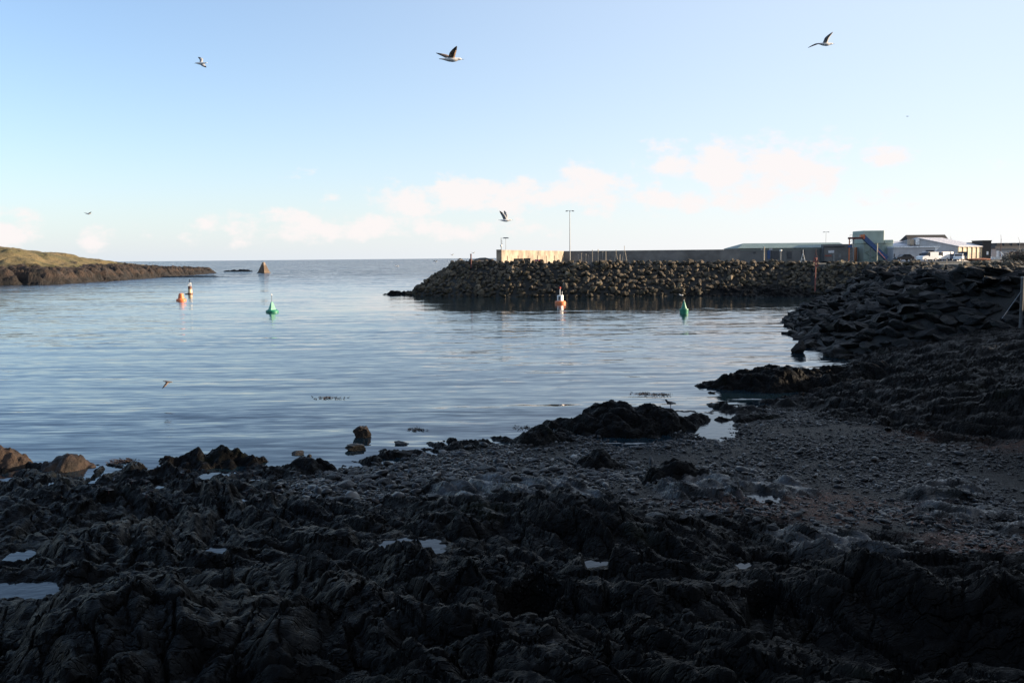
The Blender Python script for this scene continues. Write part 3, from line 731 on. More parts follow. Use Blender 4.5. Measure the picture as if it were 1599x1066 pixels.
# torn weed on the shingle
r2 = np.random.default_rng(3); vs = []; fs = []
Pw = scatter(9000); keep = np.zeros(len(Pw), bool)
for s_ in WEEDP[:2]: keep |= poly_sd(Pw[:, 0], Pw[:, 1], s_)+.9*fbm(Pw[:, 0]*.9, Pw[:, 1]*.9, 3, 72) > .35
Pw = Pw[keep]; zw = shore_z(Pw[:, 0], Pw[:, 1])
for (x, y), z in zip(Pw, zw):
    a = r2.uniform(0, 6.28); L = r2.uniform(.03, .11); b = len(vs); wd = r2.uniform(.006, .02)
    for k in range(4):
        q = k/3; aa = a+q*r2.uniform(-.8, .8); hx = x+math.cos(aa)*L*q; hy = y+math.sin(aa)*L*q; hz_ = z+.025+r2.uniform(0, .03)
        vs += [(hx-math.sin(aa)*wd, hy+math.cos(aa)*wd, hz_), (hx+math.sin(aa)*wd, hy-math.cos(aa)*wd, hz_+.008)]
    fs += [(b+2*k, b+2*k+1, b+2*k+3, b+2*k+2) for k in range(3)]
me = bpy.data.meshes.new('seaweed_litter'); me.from_pydata(vs, [], fs)
tag(link('seaweed_litter', me, simple('dry_wrack', (.085, .036, .02), .5, 0, .5, 3)), 'reddish brown torn seaweed strewn over the shingle', 'seaweed', kind='stuff')
tag(MB().tube(at(1420, 922, 1.3)+Vector((0, 0, .1)), at(1590, 924, 1.35)+Vector((0, 0, .12)), .035, .028).build('driftwood_pole', simple('driftwood', (.03, .026, .022), .8)), 'thin straight driftwood pole lying on the shingle at right', 'driftwood')

# ---------------------------------------------------------------- headland across the bay
HEADP = [tuple(at(px, py, 0))[:2] for px, py in [(-260,449),(-120,447),(0,445),(60,444),(100,443),(150,440.5),(200,437),(240,434),(285,431),(325,427.5)]]
HEADP += [(-160,486),(-172,500),(-260,560),(-480,560),(-480,150)]
xs = np.arange(-330, -122, .55); y_ = np.arange(215, 530, .9)
YY, XX = np.meshgrid(y_, xs, indexing='ij')
sdh = poly_sd(XX, YY, HEADP)+2.2*fbm(XX*.11, YY*.11, 3, 600)+.9*fbm(XX*.4, YY*.4, 3, 604)
Hm = np.interp(YY, [240, 270, 330, 390, 440, 500], [11.8, 11.6, 9.7, 6.8, 4.9, 3.0])
st = (XX*.45+YY*.9)
gro = ridged(st*.28+.6*fbm(XX*.1, YY*.1, 2, 601), (XX*.9-YY*.45)*.05, 602)
rocky = 1-sstep(9, 17, sdh+4.5*fbm(XX*.06, YY*.06, 3, 605)+(YY-300)*-.06)
ZZ = np.minimum(3.6, .28*Hm+.8)*sstep(-.5, 5.5, sdh)+(Hm-3.6)*sstep(4, 34, sdh)
ZZ = ZZ+rocky*sstep(-.5, 2.5, sdh)*(2.3*(gro-.5)+.75*fbm(XX*.5, YY*.5, 4, 606))+.55*fbm(XX*.07, YY*.07, 3, 607)*sstep(3, 14, sdh)+.16*fbm(XX*.45, YY*.45, 3, 608)
hc, hid = cells(XX*.12, YY*.12, 611)
ZZ = ZZ+sstep(8, 14, sdh)*np.where(hid > .78, 1.1*np.clip(.45-hc*0+(.2-np.abs(hc-.35)), 0, 1), 0)*.8
ZZ = np.where(sdh < -.5, -.8, ZZ)-.05
me = grid_mesh('headland', XX, YY, ZZ); attr(me, 'rocky', np.clip(rocky+.6*sstep(.5, .8, fbm(XX*.13, YY*.13, 4, 609)), 0, 1))
m, nt, p = mat_new('headland_turf_and_rock'); t = NT(nt); v = t.co()
gr = t.mixc(t.mr(t.noise(v, .08, 5, .6), .35, .65), (.075, .066, .024), (.15, .108, .046))
gr = t.mixc(t.mr(t.noise(v, .5, 6, .65), .55, .75), gr, (.05, .042, .02))
rk = t.mixc(t.mr(t.noise(v, .35, 7, .65), .35, .65), (.009, .0075, .0065), (.062, .038, .025))
sx_ = t.node('ShaderNodeSeparateXYZ'); t.l.new(v, sx_.inputs[0])
low = t.mr(t.math('ADD', sx_.outputs[2], t.math('MULTIPLY', t.noise(v, .3, 4), 2.0)), 2.2, 3.6, 1., 0.)
rk = t.mixc(t.math('MULTIPLY', low, .75), rk, (.009, .0075, .0065))
f_ = t.mr(t.math('ADD', t.attr('rocky'), t.math('MULTIPLY', t.math('SUBTRACT', t.noise(v, .16, 7, .7), .5), 2.2)), .38, .62)
t.l.new(t.mixc(f_, gr, rk), p.inputs['Base Color']); p.inputs['Roughness'].default_value = .9
t.l.new(t.bump(t.math('ADD', t.math('MULTIPLY', t.noise(v, .9, 8, .7), .7), t.math('MULTIPLY', t.math('MULTIPLY', t.noise(t.co((.5, .16, .3), .5), 1.0, 6, .7, 1.), f_), 3.2)), 1.0), p.inputs['Normal'])
tag(link('headland', me, m), 'low grassy headland with dark rocks along the water', 'headland', kind='structure')

# ---------------------------------------------------------------- stone pyramid beacon
M_STONE = simple('weathered_stone', (.10, .07, .048), .9, 0, .45, 1.2, .1)
M_PALE = simple('pale_limewash', (.20, .15, .11), .85, 0, .25, 1.5, .03)
c = at(412, 426, 0)
bc = empty('stone_beacon', (c.x, c.y, 0), .35, 'brown stone pyramid beacon standing in open water', 'beacon')
MB().lathe([(3.1,-1),(3.0,.3),(1.25,4.1)], 4).build('base', M_STONE, bc)
MB().lathe([(1.2,4.1),(.72,5.2),(.5,5.5)], 4).build('cap', M_PALE, bc)
MB().lathe([(3.6,-1),(3.5,.25)], 4).build('plinth', M_STONE, bc)

# ---------------------------------------------------------------- buoys
M_ORANGE = simple('orange_paint', (.62, .16, .05), .5, 0, .2, 2)
M_RED = simple('red_paint', (.45, .055, .03), .5, 0, .2, 2)
M_GREEN = simple('green_paint', (.012, .16, .09), .45, 0, .25, 2)
M_LGREEN = simple('faded_green_paint', (.10, .33, .22), .5, 0, .25, 2)
M_WHITE = simple('white_paint', (.75, .73, .68), .5, 0, .1, 2)
M_CREAM = simple('cream_paint', (.62, .5, .3), .5, 0, .15, 2)
M_BROWN = simple('rusty_brown_paint', (.13, .05, .03), .6, 0, .35, 3)
M_BLACK = simple('black_paint', (.015, .015, .016), .5, 0, .2, 2)
M_STEEL = simple('galvanised_steel', (.17, .175, .18), .45, .4, .15, 2)
M_DARKGREEN = simple('algae_green', (.02, .04, .018), .7, 0, .3, 5)
def buoy(px, py, label, rz=0):
    c = at(px, py, 0); return empty('buoy', (c.x, c.y, 0), rz, label, 'buoy', None)
b = buoy(283, 469.5, 'orange buoy with a tapered drum, leftmost of the harbour buoys')
MB().lathe([(.62,-.3),(.80,-.05),(.80,.22),(.62,.34)], 28).build('float', M_ORANGE, b, smooth=False)
MB().lathe([(.5,.34),(.36,1.12),(.30,1.2),(.1,1.22)], 28).build('drum', M_ORANGE, b)
MB().tube((0,0,1.2),(0,0,1.95),.022).build('staff', M_STEEL, b)
b = buoy(297, 459.5, 'banded brown and cream pillar buoy with a black topmark')
MB().lathe([(.5,-.3),(.5,.28)], 24).build('float', M_BROWN, b)
MB().lathe([(.40,.28),(.38,1.0)], 24).build('cream_band', M_CREAM, b)
MB().lathe([(.38,1.0),(.34,1.62)], 24).build('brown_band', M_BROWN, b)
MB().box(-.95,-.45,-.2,.2,-.1,.16).build('fender', M_BLACK, b)
mb = MB()
for a in range(4): mb.tube((.3*math.cos(a*1.57+.4), .3*math.sin(a*1.57+.4), 1.62), (.22*math.cos(a*1.57+.4), .22*math.sin(a*1.57+.4), 2.15), .04)
mb.lathe([(.3,2.12),(.3,2.2)], 16); mb.build('lantern_frame', M_WHITE, b)
tm = MB().lathe([(.02,2.2),(.02,2.45),(.16,2.45),(.02,2.7),(.16,2.72),(.02,2.98)], 14).build('topmark', M_BLACK, b)
b = buoy(425, 487.5, 'pale green buoy with a broad float and tall staff')
MB().lathe([(.6,-.3),(.78,-.02),(.78,.2),(.6,.32)], 28).build('float', M_GREEN, b)
MB().lathe([(.5,.32),(.14,1.28),(.1,1.3)], 4).build('tower', M_LGREEN, b)
MB().tube((0,0,1.28),(0,0,2.1),.035).build('staff', M_STEEL, b)
MB().lathe([(.06,2.1),(.07,2.24),(.03,2.3)], 10).build('lantern', M_WHITE, b)
b = buoy(875, 474, 'red buoy with a white boxy tower and red light, moored off the breakwater', -.5)
MB().lathe([(.62,-.35),(.78,-.1),(.78,.28),(.62,.4)], 28).build('float', M_ORANGE, b)
MB().box(-.34,.34,-.34,.34,.4,1.2).build('tower', M_WHITE, b, bevel=.03)
MB().box(-.12,.12,-.365,-.345,.5,1.05).build('door', M_BLACK, b)
mb = MB().tube((-.05,0,1.2),(-.05,0,2.1),.05).tube((.24,.1,1.2),(.24,.1,1.75),.035); mb.build('staff', M_WHITE, b)
MB().lathe([(.13,2.08),(.15,2.3),(.05,2.38)], 12, -.05).build('light', M_RED, b)
b = buoy(1068, 490, 'dark green conical buoy, rightmost of the harbour buoys')
MB().lathe([(.36,-.35),(.46,-.1),(.5,.5),(.48,.58),(.3,.62)], 28).build('float', M_GREEN, b)
MB().lathe([(.34,.62),(.06,1.48)], 24).build('cone', M_GREEN, b)
MB().tube((0,0,1.45),(0,0,1.62),.03).build('staff', M_WHITE, b)

# ---------------------------------------------------------------- harbour wall, posts, lamps
ZG = 5.0
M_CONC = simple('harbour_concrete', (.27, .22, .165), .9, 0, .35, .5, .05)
M_CONCSHADE = simple('shaded_concrete', (.14, .13, .12), .9, 0, .3, .4, .05)  # same wall concrete darkened, shade of the right section painted in
wa, wb, wc = Vector((-1.75, 163, 0)), Vector((12.0, 203, 0)), Vector((51, 198.5, 0))
root = empty('harbour_wall', (-1.75, 163, ZG), 0, 'long concrete harbour wall on the breakwater with a sunlit left section', 'wall')
def wall_run(a, b, z0, z1, th, name, mat, zt=.25):
    a = a-Vector((-1.75, 163, 0)); b = b-Vector((-1.75, 163, 0)); d = (b-a).normalized(); n = Vector((-d.y, d.x, 0))*th
    mb = MB(); q = [a, b, b+n, a+n]
    mb.prism([0], lambda p: p, lambda p: p) if False else None
    mb.add([(v.x, v.y, z0) for v in q]+[(v.x, v.y, z1) for v in q], [(0,3,2,1),(4,5,6,7),(0,1,5,4),(1,2,6,5),(2,3,7,6),(3,0,4,7)])
    return mb.build(name, mat, root)
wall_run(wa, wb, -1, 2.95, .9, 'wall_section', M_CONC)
wall_run(wb, wc, -1, 2.92, .9, 'wall_section', M_CONCSHADE)
MB().box(-.96,-.02,-.25,2.2,-1,3.02).build('end_pier', M_CONC, root)
mb = MB(); d = (wb-wa).normalized()
for k in range(8):
    p_ = (wa+d*(3+6.3*k))-Vector((-1.75, 163, 0)); nrm = Vector((d.y, -d.x, 0))
    q = [p_, p_+d*.35, p_+d*.35+nrm*.12, p_+nrm*.12]
    mb.add([(v.x, v.y, -.5) for v in q]+[(v.x, v.y, 1.9) for v in q], [(0,3,2,1),(4,5,6,7),(0,1,5,4),(1,2,6,5),(2,3,7,6),(3,0,4,7)])
mb.build('buttress', M_CONC, root)
M_CONT = simple('dark_crate_steel', (.04, .045, .04), .7, 0, .3, 2)
for i, (px, w_, h_, mt, lab) in enumerate([(806, 2.6, 1.25, M_CONT, 'dark low storage box at the foot of the sunlit wall, left one'), (823, 1.3, 1.3, M_CONT, 'small dark storage box at the foot of the sunlit wall, right one'), (838, .7, 1.05, simple('faded_pink_plastic', (.45,.14,.2), .5), 'pink plastic fish bin on the breakwater beside the wall'), (845, .7, 1.0, simple('red_net', (.4,.08,.1), .8), 'red heap of netting on the breakwater beside the wall')]):
    c = aty(px, 403, 170); o = empty('storage_box' if i < 2 else ('fish_bin' if i == 2 else 'net_heap'), (c.x, 170, ZG), 0, lab, 'box' if i < 3 else 'net')
    if i < 3:
        MB().box(-w_/2,w_/2,-.5,.5,0,h_).build('body', mt, o, bevel=.04); MB().box(-w_/2-.04,w_/2+.04,-.54,.54,h_+.002,h_+.1).build('lid', mt, o)
    else:
        me = boulder_mesh('netting', 77, 3, 3, .8, .2); k = link('netting', me, mt, o); k.scale = (w_*.7, .6, h_*.75); k.location = (0, 0, .7)

def lamp_post(px, pt, pbm, Y, label, arms=2, rad=.09, name='lamp_post', group=None, w_=.9):
    b_ = aty(px, pbm, Y); t_ = aty(px, pt, Y); H = t_.z-ZG
    o = empty(name, (b_.x, Y, ZG), 0, label, 'lamp post', group)
    MB().tube((0,0,0),(0,0,H),rad,rad*.6,10).build('pole', M_STEEL, o)
    MB().tube((-w_,0,H),(w_,0,H),.04).build('crossarm', M_STEEL, o)
    for s_ in ((-1, 1) if arms == 2 else (-1, 0, 1)):
        MB().box(s_*w_*.9-.22,s_*w_*.9+.22,-.2,.2,H-.02-.14,H-.045).build('lamp_head', M_STEEL, o)
    return o
lamp_post(890, 329, 403, 185, 'tall grey lamp post with crossarm in front of the harbour wall', 2, .11, w_=.75)
lamp_post(790, 371, 403, 168, 'short twin lamp post on the pier head beside the mast', 3, .05, w_=.42)
lamp_post(1289, 362, 403, 270, 'thin lamp post rising behind the long green roofed shed', 2, .07, w_=.8)
lamp_post(1422, 367, 403, 290, 'thin lamp post behind the pale warehouse beside the dark roof', 2, .07, w_=.8)
# mast with instruments
c = aty(782.5, 371, 163.5); o = empty('instrument_mast', (c.x, 163.6, 8.0), 0, 'instrument mast on the end of the harbour wall', 'mast')
H = c.z-8.0
MB().tube((0,0,0),(0,0,H),.06,.05).build('pole', M_STEEL, o)
MB().lathe([(.12,.55),(.2,.62),(.2,.85),(.1,.95)], 12).build('light', M_WHITE, o)
for k, z_ in enumerate((1.0, 1.3, 1.6)): MB().tube((-.05,0,z_),(.32-.06*k,0,z_+.05),.03).build('antenna', M_STEEL, o)
def post(px, pt, pbm, Y, r_, mat, label, zb, name='post', cat='post', extra=None):
    b_ = aty(px, pbm, Y); t_ = aty(px, pt, Y)
    o = empty(name, (b_.x, Y, zb), 0, label, cat)
    MB().tube((0,0,-.4),(0,0,t_.z-zb),r_,r_*.9,10).build('shaft', mat, o)
    if extra: extra(o, t_.z-zb)
    return o
M_REDP = simple('weathered_red_paint', (.22, .06, .045), .7, 0, .3, 3)
M_RUST = simple('dark_rust', (.11, .035, .03), .8, 0, .3, 3)
post(735.5, 397.5, 410, 158, .13, M_RUST, 'dark red marker post at the tip of the breakwater', 5.2, 'marker_post', 'post', lambda o, H: MB().lathe([(.18,H),(.18,H+.12)], 10).build('cap', M_RUST, o))
def pole_top(o, H):
    MB().box(-.42,.42,-.06,.06,H-.35,H-.12).build('crossbar', M_REDP, o); MB().lathe([(.2,H),(.24,H+.3),(.1,H+.4)], 10).build('light', M_REDP, o)
    MB().box(.1,.42,-.1,.1,H-1.0,H-.75).build('bracket', M_REDP, o)
post(1273, 406, 441, 142, .10, M_REDP, 'tall weathered red pole standing on the flat bedrock', 1.1, 'navigation_pole', 'pole', pole_top)
def stay(o, H):
    MB().tube((0,0,H*.72),(-1.1,-.2,H*.05),.018).build('stay_wire', M_STEEL, o); MB().lathe([(.09,H),(.09,H+.08)], 10).build('cap', M_STEEL, o)
q = aty(1594, 500, 46); post(1594, 434, 500, 46, .085, simple('grey_pipe', (.05,.052,.056), .5, .2), 'grey steel pole with a stay wire at the right edge of the bank', q.z, 'mooring_pole', 'pole', stay)

M_BONE = simple('bleached_timber', (.38, .32, .24), .8, 0, .25, 3)
pts = [(903,398,.06),(908,396,.05),(915,397,.06),(919,399,.05),(925,391,.06),(934,390,.08),(941,394,.07),(946,394,.07),(968,398,.07)]
for i, (px, pt, r_) in enumerate(pts):
    post(px, pt, 404, 178, r_, M_BONE if i % 3 else M_STEEL, 'thin pale mooring post standing in front of the dark harbour wall', ZG, 'mooring_post', 'post', lambda o, H: MB().lathe([(.11,H),(.09,H+.1)], 8).build('cap', M_BONE, o))['group'] = 'mooring posts along the quay'
def trestle(px, pt, Y, w_, label, mat):
    t_ = aty(px, pt, Y); H = t_.z-ZG; o = empty('trestle', (t_.x, Y, ZG), 0, label, 'trestle')
    for s_ in (-1, 1): MB().tube((s_*w_,0,0),(s_*.08,0,H),.05).build('leg', mat, o)
    MB().tube((-w_*.6,0,H*.35),(w_*.6,0,H*.35),.04).build('brace', mat, o)
    MB().tube((0,0,H-.1),(0,0,H+.9),.045).build('upright', mat, o)
    return o
trestle(962, 397, 176, .45, 'small pale A frame trestle left of the taller one on the quay', M_BONE)
trestle(975, 391, 176, .6, 'taller pale A frame trestle before the dark harbour wall', M_BONE)
trestle(1254, 396.5, 190, .5, 'white A frame stand in front of the green roofed shed', M_WHITE)
trestle(1274, 395, 190, .55, 'rusty A frame stand behind the tall red pole', M_RUST)
post(1193, 386, 404, 178, .13, M_BONE, 'tall bleached post in front of the long shed', ZG, 'timber_post', 'post', lambda o, H: MB().lathe([(.17,H),(.12,H+.12)], 8).build('cap', M_BONE, o))
post(1219, 392, 404, 190, .07, M_STEEL, 'short lit post with a round white head before the shed', ZG, 'sign_post', 'post', lambda o, H: MB().lathe([(.02,H-.1),(.26,H+.0),(.26,H+.25),(.02,H+.35)], 12).build('head', M_WHITE, o))

# ---------------------------------------------------------------- buildings
def clad(name, col, rough=.55, sc=8., var=.1, axis=0):
    m, nt, p = mat_new(name); t = NT(nt); v = t.co()
    n = t.noise(v, .5, 5)
    st_ = t.noise(t.co((6, 6, .25)), 1.0, 4)
    c = t.mixc(t.mr(n, .3, .7), tuple(x*(1-var) for x in col), tuple(min(1, x*(1+var)) for x in col))
    c = t.mixc(t.math('MULTIPLY', t.mr(st_, .5, .8), .25), c, tuple(x*.5 for x in col))
    t.l.new(c, p.inputs['Base Color']); p.inputs['Roughness'].default_value = rough
    wv = t.node('ShaderNodeTexWave'); t.l.new(v, wv.inputs['Vector']); wv.inputs['Scale'].default_value = sc/4; wv.bands_direction = 'X'
    t.l.new(t.bump(wv.outputs['Fac'], .02), p.inputs['Normal'])
    return m
M_ROOFG = clad('green_roof_sheet', (.13, .185, .165)); M_WALLG = clad('grey_wall_sheet', (.12, .115, .11)); M_BAND = clad('grey_green_fascia', (.17, .185, .165))
M_TOWER = clad('sage_green_sheet', (.30, .36, .30)); M_TOWER2 = clad('sage_green_sheet_lower', (.26, .31, .265))
M_WHSE = clad('pale_grey_sheet', (.43, .42, .43)); M_WHROOF = clad('white_roof_sheet', (.50, .49, .51)); M_TRIM = simple('white_trim', (.8, .8, .8), .5)
M_DOOR = simple('dark_door', (.045, .045, .05), .6); M_BLUE = simple('blue_conveyor_paint', (.025, .065, .17), .5, 0, .2); M_GLASS = simple('dark_glass', (.02, .022, .026), .12)
M_BROOF = simple('dark_brown_slate', (.03, .026, .022), .8, 0, .2); M_CREAMW = simple('cream_render', (.62, .52, .36), .85, 0, .15, .8); M_PANEL = simple('tan_panel', (.42, .33, .25), .85, 0, .2, 2)
M_DBRICK = simple('dark_brick', (.04, .036, .033), .85, 0, .3, 4); M_ORANGEP = simple('orange_steel_paint', (.5, .13, .04), .5)
M_SIGNW = simple('pale_sign', (.5, .5, .52), .5)
def mpp(Y): return Y/F_PX*1.0
def hz_(px, py, Y): return aty(px, py, Y).z-ZG
# long shed
Y = 212; k = mpp(Y); X0 = aty(1153, 390, Y).x
sh = empty('shed', (X0, Y, ZG), 0, 'long low grey shed with a green hipped roof behind the breakwater', 'shed')
W_ = 173*k; he = hz_(1240, 387, Y); hr = hz_(1240, 379.3, Y+7)
MB().box(0,W_-.3,0,14,-.3,he-.55).build('wall', M_WALLG, sh)
MB().box(-.05,20,-.06,14.06,he-.55+.003,he).build('fascia', M_BAND, sh)
MB().add([(-.3,-.4,he),(W_,-.4,he),(W_,14.4,he),(-.3,14.4,he),(3.0,7,hr),(W_,7,hr)], [(0,1,5,4),(2,3,4,5),(3,0,4),(1,2,5),(0,3,2,1)]).build('roof', M_ROOFG, sh)
for a, b2, c2, d2, nm, mt in [(1198,1202.5,391,404,'door',M_BLUE),(1204,1216,392,404,'loading_door',M_DOOR),(1201,1205.5,387.8,390.6,'window',M_SIGNW),(1187.5,1190,388.5,390.2,'window',M_SIGNW),(1176,1180,393,396,'vent',M_DOOR),(1251,1256,390,404,'doorway',M_DOOR),(1240,1241.5,387,388.7,'vent',M_DOOR),(1248,1249.5,387,388.7,'vent',M_DOOR),(1229,1236,393,404,'door',M_DOOR)]:
    f_ = MB().box((a-1153)*k,(b2-1153)*k,-.12,-.061,max(.02, hz_(a, d2, Y)),hz_(a, c2, Y)).build(nm, mt, sh)
MB().box((1281-1153)*k,W_+.1,-1.6,-.07,0,he+.75).build('porch', M_WALLG, sh)
mb = MB(); x0 = (1281-1153)*k; x1 = (1313-1153)*k; zt = he+.2
mb.tube((x0+.1,-1.75,0),(x0+.1,-1.75,zt),.14).tube((x0+.1,-1.75,zt),(x1,-1.75,zt),.12); mb.build('pipe_frame', M_DOOR, sh)
MB().box((1289-1153)*k,(1298-1153)*k,-1.66,-1.602,he-1.3,he-.7).build('sign_panel', M_SIGNW, sh)
MB().box((1284-1153)*k,(1294-1153)*k,-1.66,-1.602,he-2.1,he-1.75).build('red_panel', M_REDP, sh)
MB().box((1296-1153)*k,(1299-1153)*k,-1.68,-1.602,.02,he-1.5).build('door', M_STEEL, sh)
MB().box((1305-1153)*k,(1309-1153)*k,-1.68,-1.602,.8,he-1.4).build('window', M_STEEL, sh)
# gantry
Y = 208; k = mpp(Y); X0 = aty(1326, 390, Y).x
g = empty('gantry', (X0, Y, ZG), 0, 'rust coloured steel gantry bridging the shed and the green tower', 'gantry')
zt = hz_(1330, 373.5, Y)
for x_ in (0, 1.0): MB().tube((x_,0,0),(x_,0,zt),.14).build('leg', M_ORANGEP if x_ == 0 else M_STEEL, g)
MB().box(-.2,(1346-1326)*k,-.5,.5,zt,zt+.45).build('deck', M_RUST, g)
mb = MB()
for q_ in range(6): mb.tube((-.1+q_*.6,-.5,zt+.45),(-.1+q_*.6,-.5,zt+.95),.03)
mb.tube((-.1,-.5,zt+.95),(3,-.5,zt+.95),.03); mb.build('railing', M_STEEL, g)
MB().box(-.2,.5,-.45,.35,zt-1.9,zt-1.4).build('walkway', M_BLUE, g)
mb = MB()
for q_ in range(7): mb.tube((0,-.05,q_*zt/7),(1.0,-.05,(q_+1)*zt/7),.045)
mb.build('bracing', M_STEEL, g)
# small lean-to left of tower
Y = 214; k = mpp(Y); X0 = aty(1338, 390, Y).x
o = empty('plant_room', (X0, Y, ZG), 0, 'small grey plant room with an orange edge between gantry and green tower', 'building')
MB().box(0,10*k,0,5,0,hz_(1340, 386, Y)).build('wall', M_WHSE, o); MB().box(-.25,-.003,-.1,1,0,hz_(1340, 386, Y)).build('orange_column', M_ORANGEP, o)
MB().box((1343-1338)*k,(1344.5-1338)*k,-.9,-.3,0,hz_(1343,368,Y)).build('red_column', M_ORANGEP, o)
mb = MB(); mb.tube((1.3,-.4,0),(1.3,-.4,hz_(1345,384,Y)),.16); mb.build('pipe', M_STEEL, o)
# green tower
Y = 210; k = mpp(Y); X0 = aty(1348, 390, Y).x
tw = empty('processing_tower', (X0, Y, ZG), 0, 'tall sage green clad processing tower with a blue conveyor across it', 'tower')
z1 = hz_(1360, 360, Y); z2 = hz_(1385, 374.5, Y); z3 = hz_(1370, 380.5, Y)
MB().box(0,32.5*k,0,7,z3,z1).build('upper_block', M_TOWER, tw, bevel=.18)
MB().box(32.5*k+.003,47*k,0,7,z3,z2).build('side_block', M_TOWER, tw, bevel=.12)
MB().box(.25,46.3*k,.25,6.8,-.2,z3-.003).build('lower_wall', M_TOWER2, tw)
mb = MB()
for a, b2 in (((.4, .3), (5.2, z3*.5)), ((.4, z3*.5), (5.2, z3)), ((.4, z3*.52), (3.4, .2))): mb.tube((a[0],.16,a[1]),(b2[0],.16,b2[1]),.08)
mb.build('bracing', M_TOWER2, tw)
MB().box(46.3*k-1.5,46.3*k-.2,.16,.247,.0,1.7).build('electrical_cabinet', simple('blue_grey_cabinet', (.2,.23,.3), .5), tw)
cv_ = empty('conveyor', (aty(1347, 368, 208.5).x, 208.6, ZG), 0, 'blue inclined conveyor running down the face of the green tower', 'conveyor')
a = Vector((0, 0, hz_(1347, 368.5, 208.6))); b2 = Vector((37*k, -.3, .5)); d = (b2-a).normalized(); n_ = Vector((-d.z, 0, d.x))
q = [a-n_*.5, b2-n_*.45, b2+n_*.5, a+n_*.5]
MB().add([(v.x, v.y-.35, v.z) for v in q]+[(v.x, v.y+.35, v.z) for v in q], [(0,1,2,3),(7,6,5,4),(0,4,5,1),(1,5,6,2),(2,6,7,3),(3,7,4,0)]).build('trough', M_BLUE, cv_)
MB().box(-.5,.4,-.5,.5,a.z-.7,a.z+.35).build('head_box', M_ORANGEP, cv_)
for f_ in (.35, .7):
    p_ = a.lerp(b2, f_); MB().tube((p_.x,p_.y,0),(p_.x,p_.y,p_.z-.45),.07).build('support_leg', M_STEEL, cv_)
dp = post(1369.5, 380, 405, 196, .1, M_CREAM, 'slim cream post with a stay in front of the green tower', ZG, 'timber_post', 'post', lambda o, H: MB().tube((.1,0,H*.62),(2.2,0,.1),.04).build('stay', M_ORANGEP, o))
# warehouse, turned
PHI = R(35); Y = 216
C0 = aty(1495, 390, Y); e1 = Vector((math.cos(PHI), math.sin(PHI), 0)); e2 = Vector((-math.sin(PHI), math.cos(PHI), 0))
wh = empty('warehouse', (C0.x, Y, ZG), PHI, 'pale grey warehouse with a low gable and sunlit pilastered cream side', 'warehouse')
L1 = 11.2; L2 = 20.0
he = hz_(1495, 385.3, Y); ha = he+2.2
# local x along e1 (lit side), local y along e2 (gable front facing left)
MB().add([(0,0,-.3),(L1,0,-.3),(L1,L2,-.3),(0,L2,-.3),(0,0,he),(L1,0,he),(L1,L2,he),(0,L2,he),(0,L2*.52,ha),(L1,L2*.52,ha)],
         [(0,1,5,4),(2,3,7,6),(0,4,8,7,3),(1,2,6,9,5),(0,3,2,1),(4,5,9,8),(8,9,6,7)]).build('wall', M_WHSE, wh)
MB().add([(-.3,-.5,he-.02),(L1+.2,-.5,he-.02),(L1+.2,L2*.52,ha+.12),(-.3,L2*.52,ha+.12),(-.3,-.5,he+.16),(L1+.2,-.5,he+.16),(L1+.2,L2*.52,ha+.3),(-.3,L2*.52,ha+.3)], [(0,3,2,1),(4,5,6,7),(0,1,5,4),(1,2,6,5),(2,3,7,6),(3,0,4,7)]).build('roof', M_WHROOF, wh)
MB().add([(-.3,L2+.4,he-.02),(L1+.2,L2+.4,he-.02),(L1+.2,L2*.52+.004,ha+.12),(-.3,L2*.52+.004,ha+.12),(-.3,L2+.4,he+.16),(L1+.2,L2+.4,he+.16),(L1+.2,L2*.52+.004,ha+.3),(-.3,L2*.52+.004,ha+.3)], [(0,3,2,1),(4,5,6,7),(0,1,5,4),(1,2,6,5),(2,3,7,6),(3,0,4,7)]).build('roof', M_WHROOF, wh)
for i in range(6):
    MB().box(i*(L1-.35)/5,i*(L1-.35)/5+.35,-.32,-.003,0,he-.1).build('pilaster', M_CREAMW, wh)
for i in range(5):
    x_ = i*(L1-.35)/5+.352; MB().box(x_,x_+(L1-.35)/5-.356,-.12,-.004,0,he-1.35).build('wall_panel', M_PANEL, wh); MB().box(x_,x_+(L1-.35)/5-.356,-.10,-.004,he-1.347,he-.25).build('upper_panel', M_CREAMW, wh)
MB().box(-.06,-.003,1.6,6.2,0,he*.62).build('roller_door', M_DOOR, wh)
MB().box(-.06,-.003,6.8,7.8,0,he*.6).build('door', M_STEEL, wh)
MB().box(-.05,-.003,11,12.5,1,2).build('window', M_GLASS, wh)
# low front extension
Y = 207; k = mpp(Y); X0 = aty(1395, 390, Y).x
ex = empty('store_building', (X0, Y, ZG), 0, 'long pale flat roofed store with a white roof edge beside the green tower', 'building')
We = (1460-1395)*k; hx = hz_(1430, 386.5, Y)
MB().box(0,We,0,5,-.2,hx).build('wall', M_WHSE, ex)
MB().box(-.1,We+1.0,-.25,5.1,hx+.003,hx+.28).build('roof_edge', M_TRIM, ex)
MB().add([(We+.003,-.02,hx),(We+1.0,-.02,hx),(We+.003,-.02,hx-1.1),(We+.003,.3,hx),(We+1.0,.3,hx),(We+.003,.3,hx-1.1)], [(0,1,2),(5,4,3),(0,3,4,1),(1,4,5,2),(2,5,3,0)]).build('gusset', M_TRIM, ex)
MB().box((1445.5-1395)*k,(1458-1395)*k,-.08,-.003,1.2,hx-.65).build('roller_door', M_DOOR, ex)
MB().box((1435.5-1395)*k,(1439.5-1395)*k,-.06,-.003,.55,1.6).build('window', M_GLASS, ex)
MB().box((1396-1395)*k,(1397.4-1395)*k,-.06,-.003,.0,1.6).build('door', M_DOOR, ex)
Y = 224; k = mpp(Y); X0 = aty(1393, 390, Y).x
